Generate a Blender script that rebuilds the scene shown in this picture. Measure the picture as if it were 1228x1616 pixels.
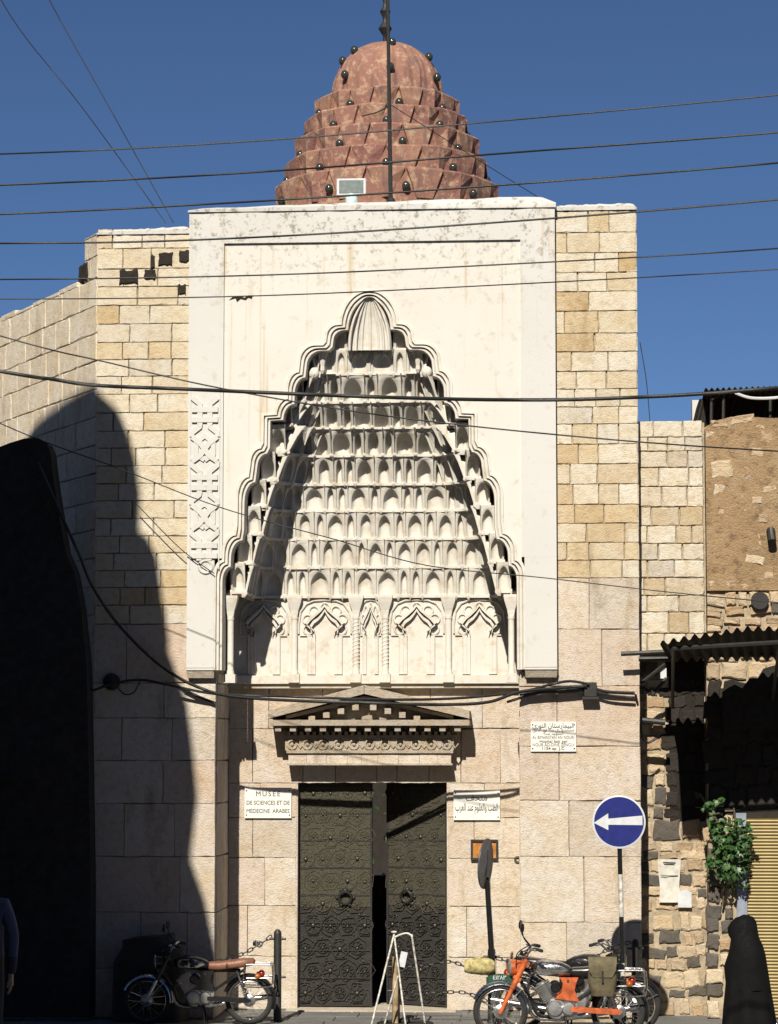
import bpy, bmesh, math, random
from mathutils import Vector, Matrix, Euler
random.seed(7)
R = math.radians
sc = bpy.context.scene
for o in list(bpy.data.objects): bpy.data.objects.remove(o)
C = sc.collection

# ------------------------------------------------------------------ camera
F_PX, U0, V0 = 4200.0, 620.0, 808.0          # focal length and principal point in photo pixels (1228 x 1616)
PITCH, YAW = math.atan(382 / 4200.0), R(4.0)
CAM = Vector((2.44, -30.9, 3.05))
cam_d = bpy.data.cameras.new('camera'); cam = bpy.data.objects.new('camera', cam_d); C.objects.link(cam)
cam_d.sensor_fit = 'AUTO'; cam_d.sensor_width = 36.0
cam_d.lens = F_PX / 1616 * 36.0
cam_d.shift_x = (614 - U0) / 1616; cam_d.shift_y = (V0 - 808) / 1616
cam_d.clip_start = 0.1; cam_d.clip_end = 3000
cam.location = CAM; cam.rotation_euler = (math.pi / 2 + PITCH, 0, YAW)
sc.camera = cam
ROT = Euler((math.pi / 2 + PITCH, 0, YAW)).to_matrix()

# ------------------------------------------------------------------ sky, sun, exposure
SUN_EL, SUN_AZ = R(40), R(7)                 # azimuth: to the left of straight behind the camera
world = bpy.data.worlds.new('World'); sc.world = world; world.use_nodes = True
wn = world.node_tree.nodes; wl = world.node_tree.links
sky = wn.new('ShaderNodeTexSky'); sky.sky_type = 'NISHITA'; sky.sun_disc = False
sky.sun_elevation = SUN_EL; sky.sun_rotation = math.pi + SUN_AZ
sky.altitude = 2500; sky.air_density = 0.76; sky.dust_density = 0.0; sky.ozone_density = 7.0
wl.new(sky.outputs[0], wn['Background'].inputs[0]); wn['Background'].inputs[1].default_value = 0.05
sun_d = bpy.data.lights.new('sun', 'SUN'); sun = bpy.data.objects.new('sun', sun_d); C.objects.link(sun)
sun_d.energy = 5.0; sun_d.angle = R(0.55); sun_d.color = (1.0, 0.93, 0.80)
TO_SUN = Vector((-math.sin(SUN_AZ) * math.cos(SUN_EL), -math.cos(SUN_AZ) * math.cos(SUN_EL), math.sin(SUN_EL)))
sun.rotation_euler = TO_SUN.to_track_quat('Z', 'Y').to_euler(); sun.location = TO_SUN * 60
sc.view_settings.view_transform = 'Standard'; sc.view_settings.look = 'None'
sc.view_settings.exposure = 0.42; sc.view_settings.gamma = 1.0
try: sc.view_settings.use_curve_mapping = False
except Exception: pass

sc.cycles.diffuse_bounces = 2; sc.cycles.max_bounces = 6

def ray(u, v):
    return (ROT @ Vector(((u - U0) / F_PX, -(v - V0) / F_PX, -1.0)))
def W(u, v, Y=0.0):
    """point of the plane y = Y that the photo shows at pixel (u, v)"""
    d = ray(u, v); t = (Y - CAM.y) / d.y
    return CAM + d * t
def Wp(u, v, P, N):
    d = ray(u, v); t = (P - CAM).dot(N) / d.dot(N)
    return CAM + d * t
def ZZ(v, Y=0.0, u=585): return W(u, v, Y).z
def XX(u, v=1000, Y=0.0): return W(u, v, Y).x
def Wg(u, v, z=0.0):
    d = ray(u, v); t = (z - CAM.z) / d.z
    return CAM + d * t

# ------------------------------------------------------------------ mesh helpers
class MB:
    def __init__(s): s.v = []; s.f = []
    def add(s, vs, fs):
        b = len(s.v); s.v += [tuple(p) for p in vs]; s.f += [tuple(i + b for i in f) for f in fs]; return s
    def face(s, *pts): return s.add(pts, [tuple(range(len(pts)))])
    def box(s, c, d, M=None):
        x, y, z = d[0] / 2, d[1] / 2, d[2] / 2
        vs = [Vector((a, b, e)) for a in (-x, x) for b in (-y, y) for e in (-z, z)]
        if M is not None: vs = [M @ p for p in vs]
        c = Vector(c); vs = [p + c for p in vs]
        return s.add(vs, [(0, 1, 3, 2), (4, 6, 7, 5), (0, 4, 5, 1), (2, 3, 7, 6), (0, 2, 6, 4), (1, 5, 7, 3)])
    def box2(s, a, b):
        a = Vector(a); b = Vector(b)
        return s.box((a + b) / 2, (abs(b.x - a.x), abs(b.y - a.y), abs(b.z - a.z)))
    def tube(s, pts, r, seg=8, closed=False, cap=True):
        pts = [Vector(p) for p in pts]; n = len(pts)
        rr = r if isinstance(r, (list, tuple)) else [r] * n
        base = len(s.v); up = None
        for i, p in enumerate(pts):
            if closed: t = pts[(i + 1) % n] - pts[i - 1]
            else: t = pts[min(i + 1, n - 1)] - pts[max(i - 1, 0)]
            t.normalize()
            if up is None:
                up = t.orthogonal().normalized()
            else:
                up = up - t * up.dot(t)
                up = up.normalized() if up.length > 1e-6 else t.orthogonal().normalized()
            w = t.cross(up)
            for k in range(seg):
                a = 2 * math.pi * k / seg
                s.v.append(tuple(p + (up * math.cos(a) + w * math.sin(a)) * rr[i]))
        m = n if closed else n - 1
        for i in range(m):
            j = (i + 1) % n
            for k in range(seg):
                l = (k + 1) % seg
                s.f.append((base + i * seg + k, base + i * seg + l, base + j * seg + l, base + j * seg + k))
        if cap and not closed:
            s.f.append(tuple(base + k for k in range(seg))[::-1]); s.f.append(tuple(base + (n - 1) * seg + k for k in range(seg)))
        return s
    def lathe(s, prof, c=(0, 0, 0), axis=(0, 0, 1), seg=16):
        ax = Vector(axis).normalized(); u = ax.orthogonal().normalized(); w = ax.cross(u); c = Vector(c); base = len(s.v)
        for r, h in prof:
            for k in range(seg):
                a = 2 * math.pi * k / seg
                s.v.append(tuple(c + ax * h + (u * math.cos(a) + w * math.sin(a)) * max(r, 1e-4)))
        for i in range(len(prof) - 1):
            for k in range(seg):
                l = (k + 1) % seg
                s.f.append((base + i * seg + k, base + i * seg + l, base + (i + 1) * seg + l, base + (i + 1) * seg + k))
        s.f.append(tuple(base + k for k in range(seg))[::-1]); s.f.append(tuple(base + (len(prof) - 1) * seg + k for k in range(seg)))
        return s
    def sphere(s, c, r, seg=12, rings=8, sc_=(1, 1, 1)):
        c = Vector(c); base = len(s.v)
        for i in range(rings + 1):
            t = math.pi * i / rings
            for k in range(seg):
                a = 2 * math.pi * k / seg
                s.v.append((c.x + r * sc_[0] * math.sin(t) * math.cos(a), c.y + r * sc_[1] * math.sin(t) * math.sin(a), c.z + r * sc_[2] * math.cos(t)))
        for i in range(rings):
            for k in range(seg):
                l = (k + 1) % seg
                s.f.append((base + i * seg + k, base + (i + 1) * seg + k, base + (i + 1) * seg + l, base + i * seg + l))
        return s
    def torus(s, c, Rr, r, axis=(0, 1, 0), seg=28, sub=8):
        ax = Vector(axis).normalized(); u = ax.orthogonal().normalized(); w = ax.cross(u); c = Vector(c)
        pts = [c + (u * math.cos(2 * math.pi * k / seg) + w * math.sin(2 * math.pi * k / seg)) * Rr for k in range(seg)]
        return s.tube(pts, r, sub, closed=True)
    def prism(s, poly, d0, d1):
        """poly: points (Vector); d0, d1: offset vectors to the two caps"""
        n = len(poly); a = [Vector(p) + Vector(d0) for p in poly]; b = [Vector(p) + Vector(d1) for p in poly]
        fs = [tuple(range(n))[::-1], tuple(range(n, 2 * n))] + [(i, (i + 1) % n, n + (i + 1) % n, n + i) for i in range(n)]
        return s.add(a + b, fs)
    def loft(s, rings, cap=True, closed=True):
        base = len(s.v); m = len(rings[0])
        for r in rings: s.v += [tuple(p) for p in r]
        for i in range(len(rings) - 1):
            for k in range(m if closed else m - 1):
                l = (k + 1) % m
                s.f.append((base + i * m + k, base + i * m + l, base + (i + 1) * m + l, base + (i + 1) * m + k))
        if cap and closed:
            s.f.append(tuple(base + k for k in range(m))[::-1]); s.f.append(tuple(base + (len(rings) - 1) * m + k for k in range(m)))
        return s
    def mesh(s, name, mat, smooth=None, weld=False):
        me = bpy.data.meshes.new(name); me.from_pydata(s.v, [], s.f)
        bm = bmesh.new(); bm.from_mesh(me)
        if weld: bmesh.ops.remove_doubles(bm, verts=bm.verts, dist=1e-5)
        bmesh.ops.recalc_face_normals(bm, faces=bm.faces); bm.to_mesh(me); bm.free()
        if mat: me.materials.append(mat)
        if smooth is not None:
            for p in me.polygons: p.use_smooth = True
            me.set_sharp_from_angle(angle=R(smooth))
        me.update(); return me
    def build(s, name, mat, parent=None, smooth=None, weld=False):
        return obj(name, s.mesh(name, mat, smooth, weld), parent)

def obj(name, me, parent=None, loc=(0, 0, 0), rz=0.0, scale=(1, 1, 1)):
    o = bpy.data.objects.new(name, me); C.objects.link(o)
    o.location = loc; o.rotation_euler = (0, 0, rz); o.scale = scale
    if parent is not None: o.parent = parent
    return o
def tag(o, label=None, cat=None, group=None, kind=None):
    if label: o['label'] = label
    if cat: o['category'] = cat
    if group: o['group'] = group
    if kind: o['kind'] = kind
    return o
def thing(name, label, cat, loc=(0, 0, 0), rz=0.0, group=None):
    o = bpy.data.objects.new(name, None); C.objects.link(o); o.location = loc; o.rotation_euler = (0, 0, rz)
    return tag(o, label, cat, group)
def smooth_path(pts, n=6):
    """Catmull-Rom through pts"""
    P = [Vector(p) for p in pts]; out = []
    for i in range(len(P) - 1):
        a = P[max(i - 1, 0)]; b = P[i]; c = P[i + 1]; d = P[min(i + 2, len(P) - 1)]
        for k in range(n):
            t = k / n
            out.append(0.5 * ((2 * b) + (c - a) * t + (2 * a - 5 * b + 4 * c - d) * t * t + (3 * b - a - 3 * c + d) * t ** 3))
    out.append(P[-1]); return out

# ------------------------------------------------------------------ materials
class NT:
    def __init__(s, name):
        s.m = bpy.data.materials.new(name); s.m.use_nodes = True
        s.n = s.m.node_tree.nodes; s.l = s.m.node_tree.links; s.b = s.n['Principled BSDF']
    def node(s, t, **kw):
        n = s.n.new(t)
        for k, v in kw.items(): setattr(n, k, v)
        return n
    def link(s, a, b): s.l.new(a, b)
    def noise(s, vec, scale, detail=4, rough=0.55, sx=(1, 1, 1)):
        mp = s.node('ShaderNodeMapping'); mp.inputs['Scale'].default_value = (scale * sx[0], scale * sx[1], scale * sx[2])
        s.link(vec, mp.inputs[0]); n = s.node('ShaderNodeTexNoise'); n.inputs['Scale'].default_value = 1.0
        n.inputs['Detail'].default_value = detail; n.inputs['Roughness'].default_value = rough
        s.link(mp.outputs[0], n.inputs['Vector']); return n.outputs['Fac']
    def ramp(s, fac, stops, interp='LINEAR'):
        r = s.node('ShaderNodeValToRGB'); r.color_ramp.interpolation = interp
        e = r.color_ramp.elements
        while len(e) < len(stops): e.new(0.5)
        for i, (p, c) in enumerate(stops):
            e[i].position = p; e[i].color = (c[0], c[1], c[2], 1) if not isinstance(c, (int, float)) else (c, c, c, 1)
        s.link(fac, r.inputs[0]); return r.outputs[0]
    def mix(s, fac, a, b, mode='MIX'):
        m = s.node('ShaderNodeMix', data_type='RGBA', blend_type=mode)
        for sock, v in ((m.inputs['Factor'], fac), (m.inputs['A'], a), (m.inputs['B'], b)):
            if isinstance(v, (int, float)): sock.default_value = v
            elif isinstance(v, tuple): sock.default_value = (*v, 1)
            else: s.link(v, sock)
        return m.outputs['Result']
    def bump(s, h, strength=0.4, dist=0.02):
        b = s.node('ShaderNodeBump'); b.inputs['Strength'].default_value = strength; b.inputs['Distance'].default_value = dist
        s.link(h, b.inputs['Height']); s.link(b.outputs[0], s.b.inputs['Normal'])
    def pos(s): return s.node('ShaderNodeNewGeometry').outputs['Position']
    def objco(s): return s.node('ShaderNodeTexCoord').outputs['Object']
    def rand(s): return s.node('ShaderNodeObjectInfo').outputs['Random']
    def done(s, rough=0.85, metal=0.0, spec=None):
        if not s.b.inputs['Roughness'].is_linked: s.b.inputs['Roughness'].default_value = rough
        s.b.inputs['Metallic'].default_value = metal
        if spec is not None: s.b.inputs['Specular IOR Level'].default_value = spec
        return s.m
    def col(s, c):
        if isinstance(c, tuple): s.b.inputs['Base Color'].default_value = (*c, 1)
        else: s.link(c, s.b.inputs['Base Color'])

def simple(name, col, rough=0.5, metal=0.0, var=0.25, scale=18, bump=0.0, spec=None):
    """plain paint, metal, rubber ... with a little dirt and unevenness"""
    t = NT(name); p = t.objco()
    n = t.noise(p, scale, 5); n2 = t.noise(p, scale * 6, 3)
    dark = tuple(c * (1 - var) for c in col); lite = tuple(min(1, c * (1 + var * 0.6)) for c in col)
    c = t.ramp(n, [(0.3, dark), (0.7, lite)]); t.col(c)
    rr = t.ramp(n2, [(0.3, max(0.03, rough - 0.12)), (0.7, min(1, rough + 0.12))]); t.link(rr, t.b.inputs['Roughness'])
    if bump: t.bump(n2, bump, 0.005)
    return t.done(rough, metal, spec)

def stone_mat(name, stops, pit=0.5, bump=0.55, stain=(0.16, 0.13, 0.09), stain_amt=0.5):
    t = NT(name); p = t.pos(); r = t.rand()
    base = t.ramp(r, stops, 'LINEAR')
    # shift the noise by the random number so that every stone has its own marks
    add = t.node('ShaderNodeVectorMath', operation='ADD'); cmb = t.node('ShaderNodeCombineXYZ'); mul = t.node('ShaderNodeMath', operation='MULTIPLY')
    mul.inputs[1].default_value = 40; t.link(r, mul.inputs[0]); t.link(mul.outputs[0], cmb.inputs[0]); t.link(mul.outputs[0], cmb.inputs[2])
    t.link(p, add.inputs[0]); t.link(cmb.outputs[0], add.inputs[1]); q = add.outputs[0]
    big = t.noise(q, 3.2, 5, 0.6); mid = t.noise(q, 13, 6, 0.65); fine = t.noise(q, 60, 4, 0.6)
    c = t.mix(t.ramp(big, [(0.32, 0.0), (0.72, 1.0)]), base, t.mix(1.0, base, (0.90, 0.81, 0.66), 'MULTIPLY'))
    c = t.mix(t.ramp(mid, [(0.33, 0.55), (0.52, 0.0)]), c, t.mix(1.0, c, (0.68, 0.61, 0.52), 'MULTIPLY'))
    pits = t.ramp(fine, [(0.28, pit), (0.36, 0.0)])
    c = t.mix(pits, c, stain)
    # drips and soot with a shape of their own
    st = t.noise(p, 1.0, 6, 0.7, (2.2, 2.2, 0.7)); c = t.mix(t.ramp(st, [(0.56, 0.0), (0.74, stain_amt)]), c, t.mix(1.0, c, (0.55, 0.49, 0.42), 'MULTIPLY'))
    t.col(c)
    h = t.mix(0.5, mid, fine); t.bump(h, bump, 0.03)
    return t.done(0.92, 0, 0.25)

M = {}
K = 0.98
_sm, _pm = stone_mat, None
def stone_k(name, stops, **kw): return _sm(name, [(p, tuple(c * K for c in col)) for p, col in stops], **kw)
M['stone'] = stone_k('limestone', [(0.0, (0.64, 0.595, 0.50)), (0.16, (0.58, 0.51, 0.39)), (0.30, (0.67, 0.63, 0.55)), (0.44, (0.62, 0.58, 0.49)), (0.54, (0.54, 0.44, 0.285)), (0.60, (0.65, 0.605, 0.515)), (0.76, (0.58, 0.545, 0.485)), (0.88, (0.68, 0.645, 0.57)), (1.0, (0.60, 0.52, 0.385))], pit=0.6, bump=0.8)
M['stone_pale'] = stone_k('pale_limestone', [(0.0, (0.64, 0.59, 0.50)), (0.2, (0.55, 0.485, 0.39)), (0.4, (0.67, 0.63, 0.55)), (0.6, (0.61, 0.56, 0.47)), (0.75, (0.52, 0.43, 0.30)), (0.88, (0.52, 0.49, 0.44)), (1.0, (0.65, 0.61, 0.53))], pit=0.7, bump=0.9)
M['stone_big'] = stone_k('pink_limestone', [(0.0, (0.58, 0.525, 0.47)), (0.2, (0.64, 0.60, 0.55)), (0.4, (0.58, 0.495, 0.43)), (0.6, (0.55, 0.51, 0.47)), (0.8, (0.63, 0.57, 0.50)), (1.0, (0.59, 0.53, 0.485))], pit=0.85, stain=(0.30, 0.19, 0.12), stain_amt=0.95, bump=1.0)
M['stone_flank'] = stone_k('flank_limestone', [(0.0, (0.70, 0.64, 0.55)), (0.4, (0.75, 0.69, 0.59)), (0.7, (0.66, 0.59, 0.49)), (1.0, (0.72, 0.655, 0.56))], pit=0.6, stain_amt=0.7, bump=0.8)
M['stone_ochre'] = stone_k('ochre_limestone', [(0.0, (0.57, 0.47, 0.325)), (0.4, (0.61, 0.52, 0.375)), (0.7, (0.53, 0.42, 0.27)), (1.0, (0.59, 0.52, 0.41))], pit=0.7, stain_amt=0.8, bump=0.9)
M['stone_worn'] = stone_k('worn_limestone', [(0.0, (0.40, 0.36, 0.31)), (0.5, (0.47, 0.42, 0.36)), (1.0, (0.36, 0.325, 0.285))], pit=0.8, stain=(0.10, 0.085, 0.07), stain_amt=0.9, bump=1.0)
M['stone_grey'] = stone_k('grey_limestone', [(0.0, (0.50, 0.465, 0.41)), (0.4, (0.54, 0.50, 0.445)), (0.7, (0.47, 0.435, 0.385)), (1.0, (0.52, 0.48, 0.42))], pit=0.5)
M['basalt'] = stone_mat('basalt', [(0.0, (0.08, 0.075, 0.07)), (0.5, (0.135, 0.125, 0.115)), (1.0, (0.10, 0.094, 0.088))], pit=0.3, stain=(0.15, 0.14, 0.12), bump=0.9)
M['near_black'] = stone_mat('near_black_stone', [(0.0, (0.022, 0.02, 0.018)), (0.5, (0.035, 0.031, 0.028)), (1.0, (0.028, 0.024, 0.022))], pit=0.2, bump=0.8)  # near-black stone; under the awning and in the courtyard it imitates shade
M['rubble'] = stone_k('rubble_stone', [(0.0, (0.50, 0.40, 0.29)), (0.25, (0.60, 0.50, 0.38)), (0.5, (0.42, 0.31, 0.21)), (0.75, (0.62, 0.54, 0.42)), (1.0, (0.38, 0.30, 0.22))], pit=0.7, bump=1.0)
def mortar_mat(name, col, dark):
    t = NT(name); p = t.pos()
    a = t.noise(p, 9, 6, 0.65); b = t.noise(p, 70, 4)
    t.col(t.ramp(a, [(0.3, dark), (0.65, col)])); t.bump(t.mix(0.5, a, b), 0.8, 0.03); return t.done(0.95, 0, 0.2)
M['mortar'] = mortar_mat('mortar', (0.46, 0.38, 0.27), (0.26, 0.21, 0.15))
def mud_mat():
    t = NT('mud_plaster'); p = t.pos(); big = t.noise(p, 1.6, 6, 0.7); mid = t.noise(p, 8, 7, 0.72); fine = t.noise(p, 55, 5, 0.7)
    c = t.ramp(big, [(0.3, (0.31, 0.21, 0.12)), (0.5, (0.42, 0.285, 0.16)), (0.7, (0.45, 0.335, 0.215))])
    c = t.mix(t.ramp(mid, [(0.34, 0.8), (0.48, 0.0)]), c, (0.16, 0.115, 0.075)); c = t.mix(t.ramp(mid, [(0.58, 0.0), (0.68, 0.7)]), c, (0.46, 0.40, 0.31))
    t.col(c); t.bump(t.mix(0.5, mid, fine), 1.0, 0.06); return t.done(0.95, 0, 0.15)
M['mud'] = mud_mat()
M['dark_wall'] = mortar_mat('near_black_plaster', (0.05, 0.045, 0.041), (0.028, 0.025, 0.023))  # near-black, imitating the merged shade at the left edge
def plaster_mat(name, col, warm, streak=0.55):
    t = NT(name); p = t.pos()
    big = t.noise(p, 0.9, 5, 0.6); mid = t.noise(p, 7, 6, 0.65); fine = t.noise(p, 90, 3)
    c = t.mix(t.ramp(big, [(0.35, 0.0), (0.7, 1.0)]), col, warm)
    run = t.noise(p, 1.0, 6, 0.6, (8.5, 8.5, 0.30)); c = t.mix(t.ramp(run, [(0.58, 0.0), (0.68, streak)]), c, t.mix(1.0, c, (0.80, 0.66, 0.46), 'MULTIPLY'))
    c = t.mix(t.ramp(mid, [(0.28, 0.5), (0.42, 0.0)]), c, t.mix(1.0, c, (0.70, 0.64, 0.56), 'MULTIPLY'))
    # lichen and soot on the weathered upper edge of the building (it keeps its own blotchy shape)
    sep = t.node('ShaderNodeSeparateXYZ'); t.link(p, sep.inputs[0])
    mr = t.node('ShaderNodeMapRange'); mr.inputs['From Min'].default_value = 8.2; mr.inputs['From Max'].default_value = 9.2; t.link(sep.outputs['Z'], mr.inputs['Value'])
    sp = t.ramp(t.noise(p, 11, 8, 0.75), [(0.53, 0.0), (0.62, 0.85)])
    mm = t.node('ShaderNodeMath', operation='MULTIPLY'); t.link(mr.outputs[0], mm.inputs[0]); t.link(sp, mm.inputs[1])
    c = t.mix(mm.outputs[0], c, (0.24, 0.22, 0.17))
    t.col(c); t.bump(t.mix(0.45, mid, fine), 0.22, 0.02); return t.done(0.9, 0, 0.25)
M['plaster'] = plaster_mat('cream_stucco', (0.60, 0.575, 0.53), (0.625, 0.605, 0.565), 0.8)
M['plaster_band'] = plaster_mat('white_stucco', (0.545, 0.535, 0.515), (0.585, 0.575, 0.555), 0.4)
def stucco_mat():
    t = NT('carved_stucco'); p = t.pos()
    mid = t.noise(p, 8, 6, 0.65); fine = t.noise(p, 60, 4)
    c = t.ramp(t.rand(), [(0.0, (0.575, 0.545, 0.49)), (0.5, (0.62, 0.595, 0.545)), (1.0, (0.59, 0.565, 0.515))])
    c = t.mix(t.ramp(mid, [(0.32, 0.6), (0.5, 0.0)]), c, t.mix(1.0, c, (0.74, 0.62, 0.48), 'MULTIPLY'))
    t.col(c); t.bump(t.mix(0.5, mid, fine), 0.3, 0.015); return t.done(0.9, 0, 0.2)
M['stucco'] = stucco_mat()
def dome_mat():
    t = NT('red_dome_plaster'); p = t.pos()
    a = t.noise(p, 2.6, 6, 0.65); b = t.noise(p, 9, 7, 0.7); d = t.noise(p, 1.0, 6, 0.65, (7, 7, 1.2))
    c = t.ramp(t.rand(), [(0.0, (0.20, 0.093, 0.078)), (0.3, (0.26, 0.132, 0.102)), (0.5, (0.215, 0.10, 0.088)), (0.75, (0.29, 0.165, 0.118)), (1.0, (0.19, 0.09, 0.08))])
    c = t.mix(t.ramp(b, [(0.50, 0.0), (0.62, 0.8)]), c, (0.45, 0.315, 0.215))
    c = t.mix(t.ramp(d, [(0.52, 0.0), (0.62, 0.8)]), c, (0.17, 0.105, 0.092))
    c = t.mix(t.ramp(a, [(0.52, 0.0), (0.68, 0.45)]), c, (0.38, 0.21, 0.13))
    t.col(c); t.bump(b, 0.6, 0.03); return t.done(0.9, 0, 0.25)
M['dome'] = dome_mat()
def pave_mat(name, a, b):
    t = NT(name); p = t.pos(); n = t.noise(p, 2.2, 7, 0.7); f = t.noise(p, 45, 4)
    c = t.ramp(n, [(0.3, a), (0.7, b)]); c = t.mix(t.ramp(f, [(0.3, 0.5), (0.42, 0)]), c, tuple(x * 0.45 for x in a))
    t.col(c); t.bump(f, 0.5, 0.01); return t.done(0.8)
M['pavement'] = pave_mat('worn_paving', (0.10, 0.10, 0.10), (0.17, 0.168, 0.16))
M['road'] = pave_mat('asphalt', (0.045, 0.045, 0.047), (0.075, 0.074, 0.072))
M['cable'] = simple('black_cable', (0.02, 0.02, 0.02), 0.6)
M['iron'] = simple('black_iron', (0.03, 0.029, 0.028), 0.55, 0.3)
M['black'] = simple('black_paint', (0.012, 0.012, 0.013), 0.25)
M['rubber'] = simple('rubber', (0.022, 0.021, 0.02), 0.85)
M['chrome'] = simple('chrome', (0.66, 0.66, 0.66), 0.24, 1.0, 0.35)
M['alu'] = simple('cast_aluminium', (0.50, 0.50, 0.50), 0.38, 0.9)
M['orange'] = simple('orange_paint', (0.52, 0.115, 0.035), 0.42, 0, 0.45, 14)
M['white_paint'] = simple('chipped_white_paint', (0.55, 0.53, 0.48), 0.5, 0, 0.6, 26)
M['marble'] = simple('white_marble', (0.72, 0.71, 0.67), 0.45, 0, 0.12, 9)
M['ink'] = simple('dark_lettering', (0.03, 0.03, 0.03), 0.6)
M['sign_blue'] = simple('blue_enamel', (0.018, 0.025, 0.16), 0.3, 0, 0.2)
M['sign_grey'] = simple('pale_enamel', (0.55, 0.57, 0.60), 0.4, 0, 0.1)
M['brown_leather'] = simple('brown_leather', (0.20, 0.085, 0.05), 0.5, 0, 0.35, 14, 0.3)
M['glass_lamp'] = simple('lamp_glass', (0.30, 0.34, 0.30), 0.12, 0.4)
M['red_lens'] = simple('red_lens', (0.28, 0.02, 0.015), 0.2)
M['amber_lens'] = simple('amber_lens', (0.45, 0.13, 0.02), 0.2)
M['green_plate'] = simple('green_number_plate', (0.012, 0.06, 0.035), 0.5, 0, 0.5, 40)
M['canvas'] = simple('olive_canvas', (0.12, 0.10, 0.055), 0.85, 0, 0.4, 12, 0.6)
M['floral'] = simple('yellowed_cloth', (0.42, 0.36, 0.16), 0.85, 0, 0.6, 22, 0.5)
M['rust'] = simple('rusty_sheet', (0.018, 0.014, 0.012), 0.8, 0.2, 0.5)

# ================================================================== ground
KERB_Y = -2.95
g = MB(); g.face((-400, -400, -0.13), (400, -400, -0.13), (400, 400, -0.13), (-400, 400, -0.13))
tag(g.build('road', M['road']), kind='structure')
g = MB(); g.box2((-60, KERB_Y + 0.18, -0.3), (60, 60, -0.004)); pav = tag(g.build('pavement', M['pavement']), kind='structure')
# paving slabs: those in front of the portal are real slabs with joints, children of the pavement
slab_var = []
for k in range(4):
    m = MB(); j = lambda: random.uniform(-0.006, 0.006)
    b = 0.012
    top = [Vector((x + j(), y + j(), 0)) for x, y in ((b, b), (1 - b, b), (1 - b, 1 - b), (b, 1 - b))]
    low = [Vector((x, y, -0.012)) for x, y in ((0, 0), (1, 0), (1, 1), (0, 1))]; bot = [p + Vector((0, 0, -0.02)) for p in low]
    m.loft([bot, low, top]); slab_var.append(m.mesh('slab', M['pavement']))
yy = KERB_Y + 0.2
while yy < 1.1:
    dy = random.uniform(0.42, 0.6); xx = -7 + random.uniform(0, 0.5)
    while xx < 6:
        dx = random.uniform(0.5, 0.95)
        if yy + dy < 0 or (-1.85 < xx and xx + dx < 1.9):
            o = obj('slab', random.choice(slab_var), pav, (xx, yy, 0.010 + random.uniform(-0.003, 0.003)), 0, (dx - 0.012, dy - 0.012, 1))
        xx += dx
    yy += dy
kerb = MB(); kerb.box2((-60, KERB_Y, -0.2), (60, KERB_Y + 0.17, 0.006)); tag(kerb.build('kerb', M['pavement']), kind='structure')

# ================================================================== the hospital with its portal
B = thing('hospital_building', 'old cream stone hospital with carved honeycomb portal and red stepped dome', 'building')
XL, XR = XX(151, 700), XX(1006, 600)
RL, RRr = XX(340, 1250), XX(820, 1250)               # the recess round the door
ZLT, ZRT, ZPT = ZZ(361), ZZ(333), ZZ(331)
REC = 1.15                                           # its depth
WD = Vector((-0.505, 0.863, 0)); WN = Vector((-0.863, -0.505, 0))   # the flank wall runs back to the left
CX = XX(582.5, 800, -0.1)
KP = (XX(682.5, 800, -0.1) - XX(482.5, 800, -0.1)) / 200  # metres a pixel on the panel
ZL2 = Wp(151, 432, Vector((XL, 0, 0)), WN).z
WLEN = 9.0
WTOP = lambda u: ZL2 - 0.02 * u
# masonry behind the facing stones
core = MB()
core.box2((XL + 0.02, 0.03, -0.2), (RL - 0.03, 1.9, ZLT - 0.03))
core.box2((RRr + 0.03, 0.03, -0.2), (XR - 0.02, 1.9, ZRT - 0.03))
ZAP = ZZ(452, -0.1)
core.box2((RL - 0.029, 0.03, ZAP), (RRr + 0.029, 1.9, ZPT - 0.03))
core.box2((RL - 0.028, REC + 0.10, ZZ(1200, REC)), (RRr + 0.028, 1.9, ZAP - 0.001))
DL, DR = XX(468, 1400, REC), XX(707, 1400, REC)      # door opening
core.box2((RL - 0.027, REC + 0.03, -0.2), (DL - 0.02, 1.8, ZZ(1200, REC) - 0.001))
core.box2((DR + 0.02, REC + 0.03, -0.2), (RRr + 0.027, 1.8, ZZ(1200, REC) - 0.001))
# passage behind the door, open to the courtyard
core.box2((-2.4, 1.91, -0.2), (-2.2, 7, 4.2)); core.box2((2.2, 1.91, -0.2), (2.4, 7, 4.2)); core.box2((-2.4, 1.91, 4.21), (2.4, 7, 4.4))
core.box2((-2.19, 6.6, -0.2), (-1.6, 6.9, 4.2)); core.box2((0.9, 6.6, -0.2), (2.19, 6.9, 4.2)); core.box2((-1.59, 6.6, 2.9), (0.89, 6.9, 4.2)); core.box2((-1.59, 6.6, -0.2), (0.89, 6.9, 1.35))
# roof block carrying the dome
core.box2((XL + 0.6, 1.91, 8.0), (XR - 0.3, 7.2, ZLT - 0.35))
core.build('wall_core', M['mortar'], B)
wc = MB()                                             # flank wall core
a0 = Vector((XL + 0.03, 0.03, 0))
pl = [a0 + Vector((0, 0, -0.2)), a0 + WD * WLEN + Vector((0, 0, -0.2)), a0 + WD * WLEN + Vector((0, 0, WTOP(WLEN) - 0.03)), a0 + WD * 0.45 + Vector((0, 0, WTOP(0.4) - 0.03)), a0 + WD * 0.45 + Vector((0, 0, ZLT - 0.04)), a0 + Vector((0, 0, ZLT - 0.04))]
wc.prism(pl, WN * -0.012, WN * -0.7)
wc.build('flank_core', M['mortar'], B)

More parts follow.
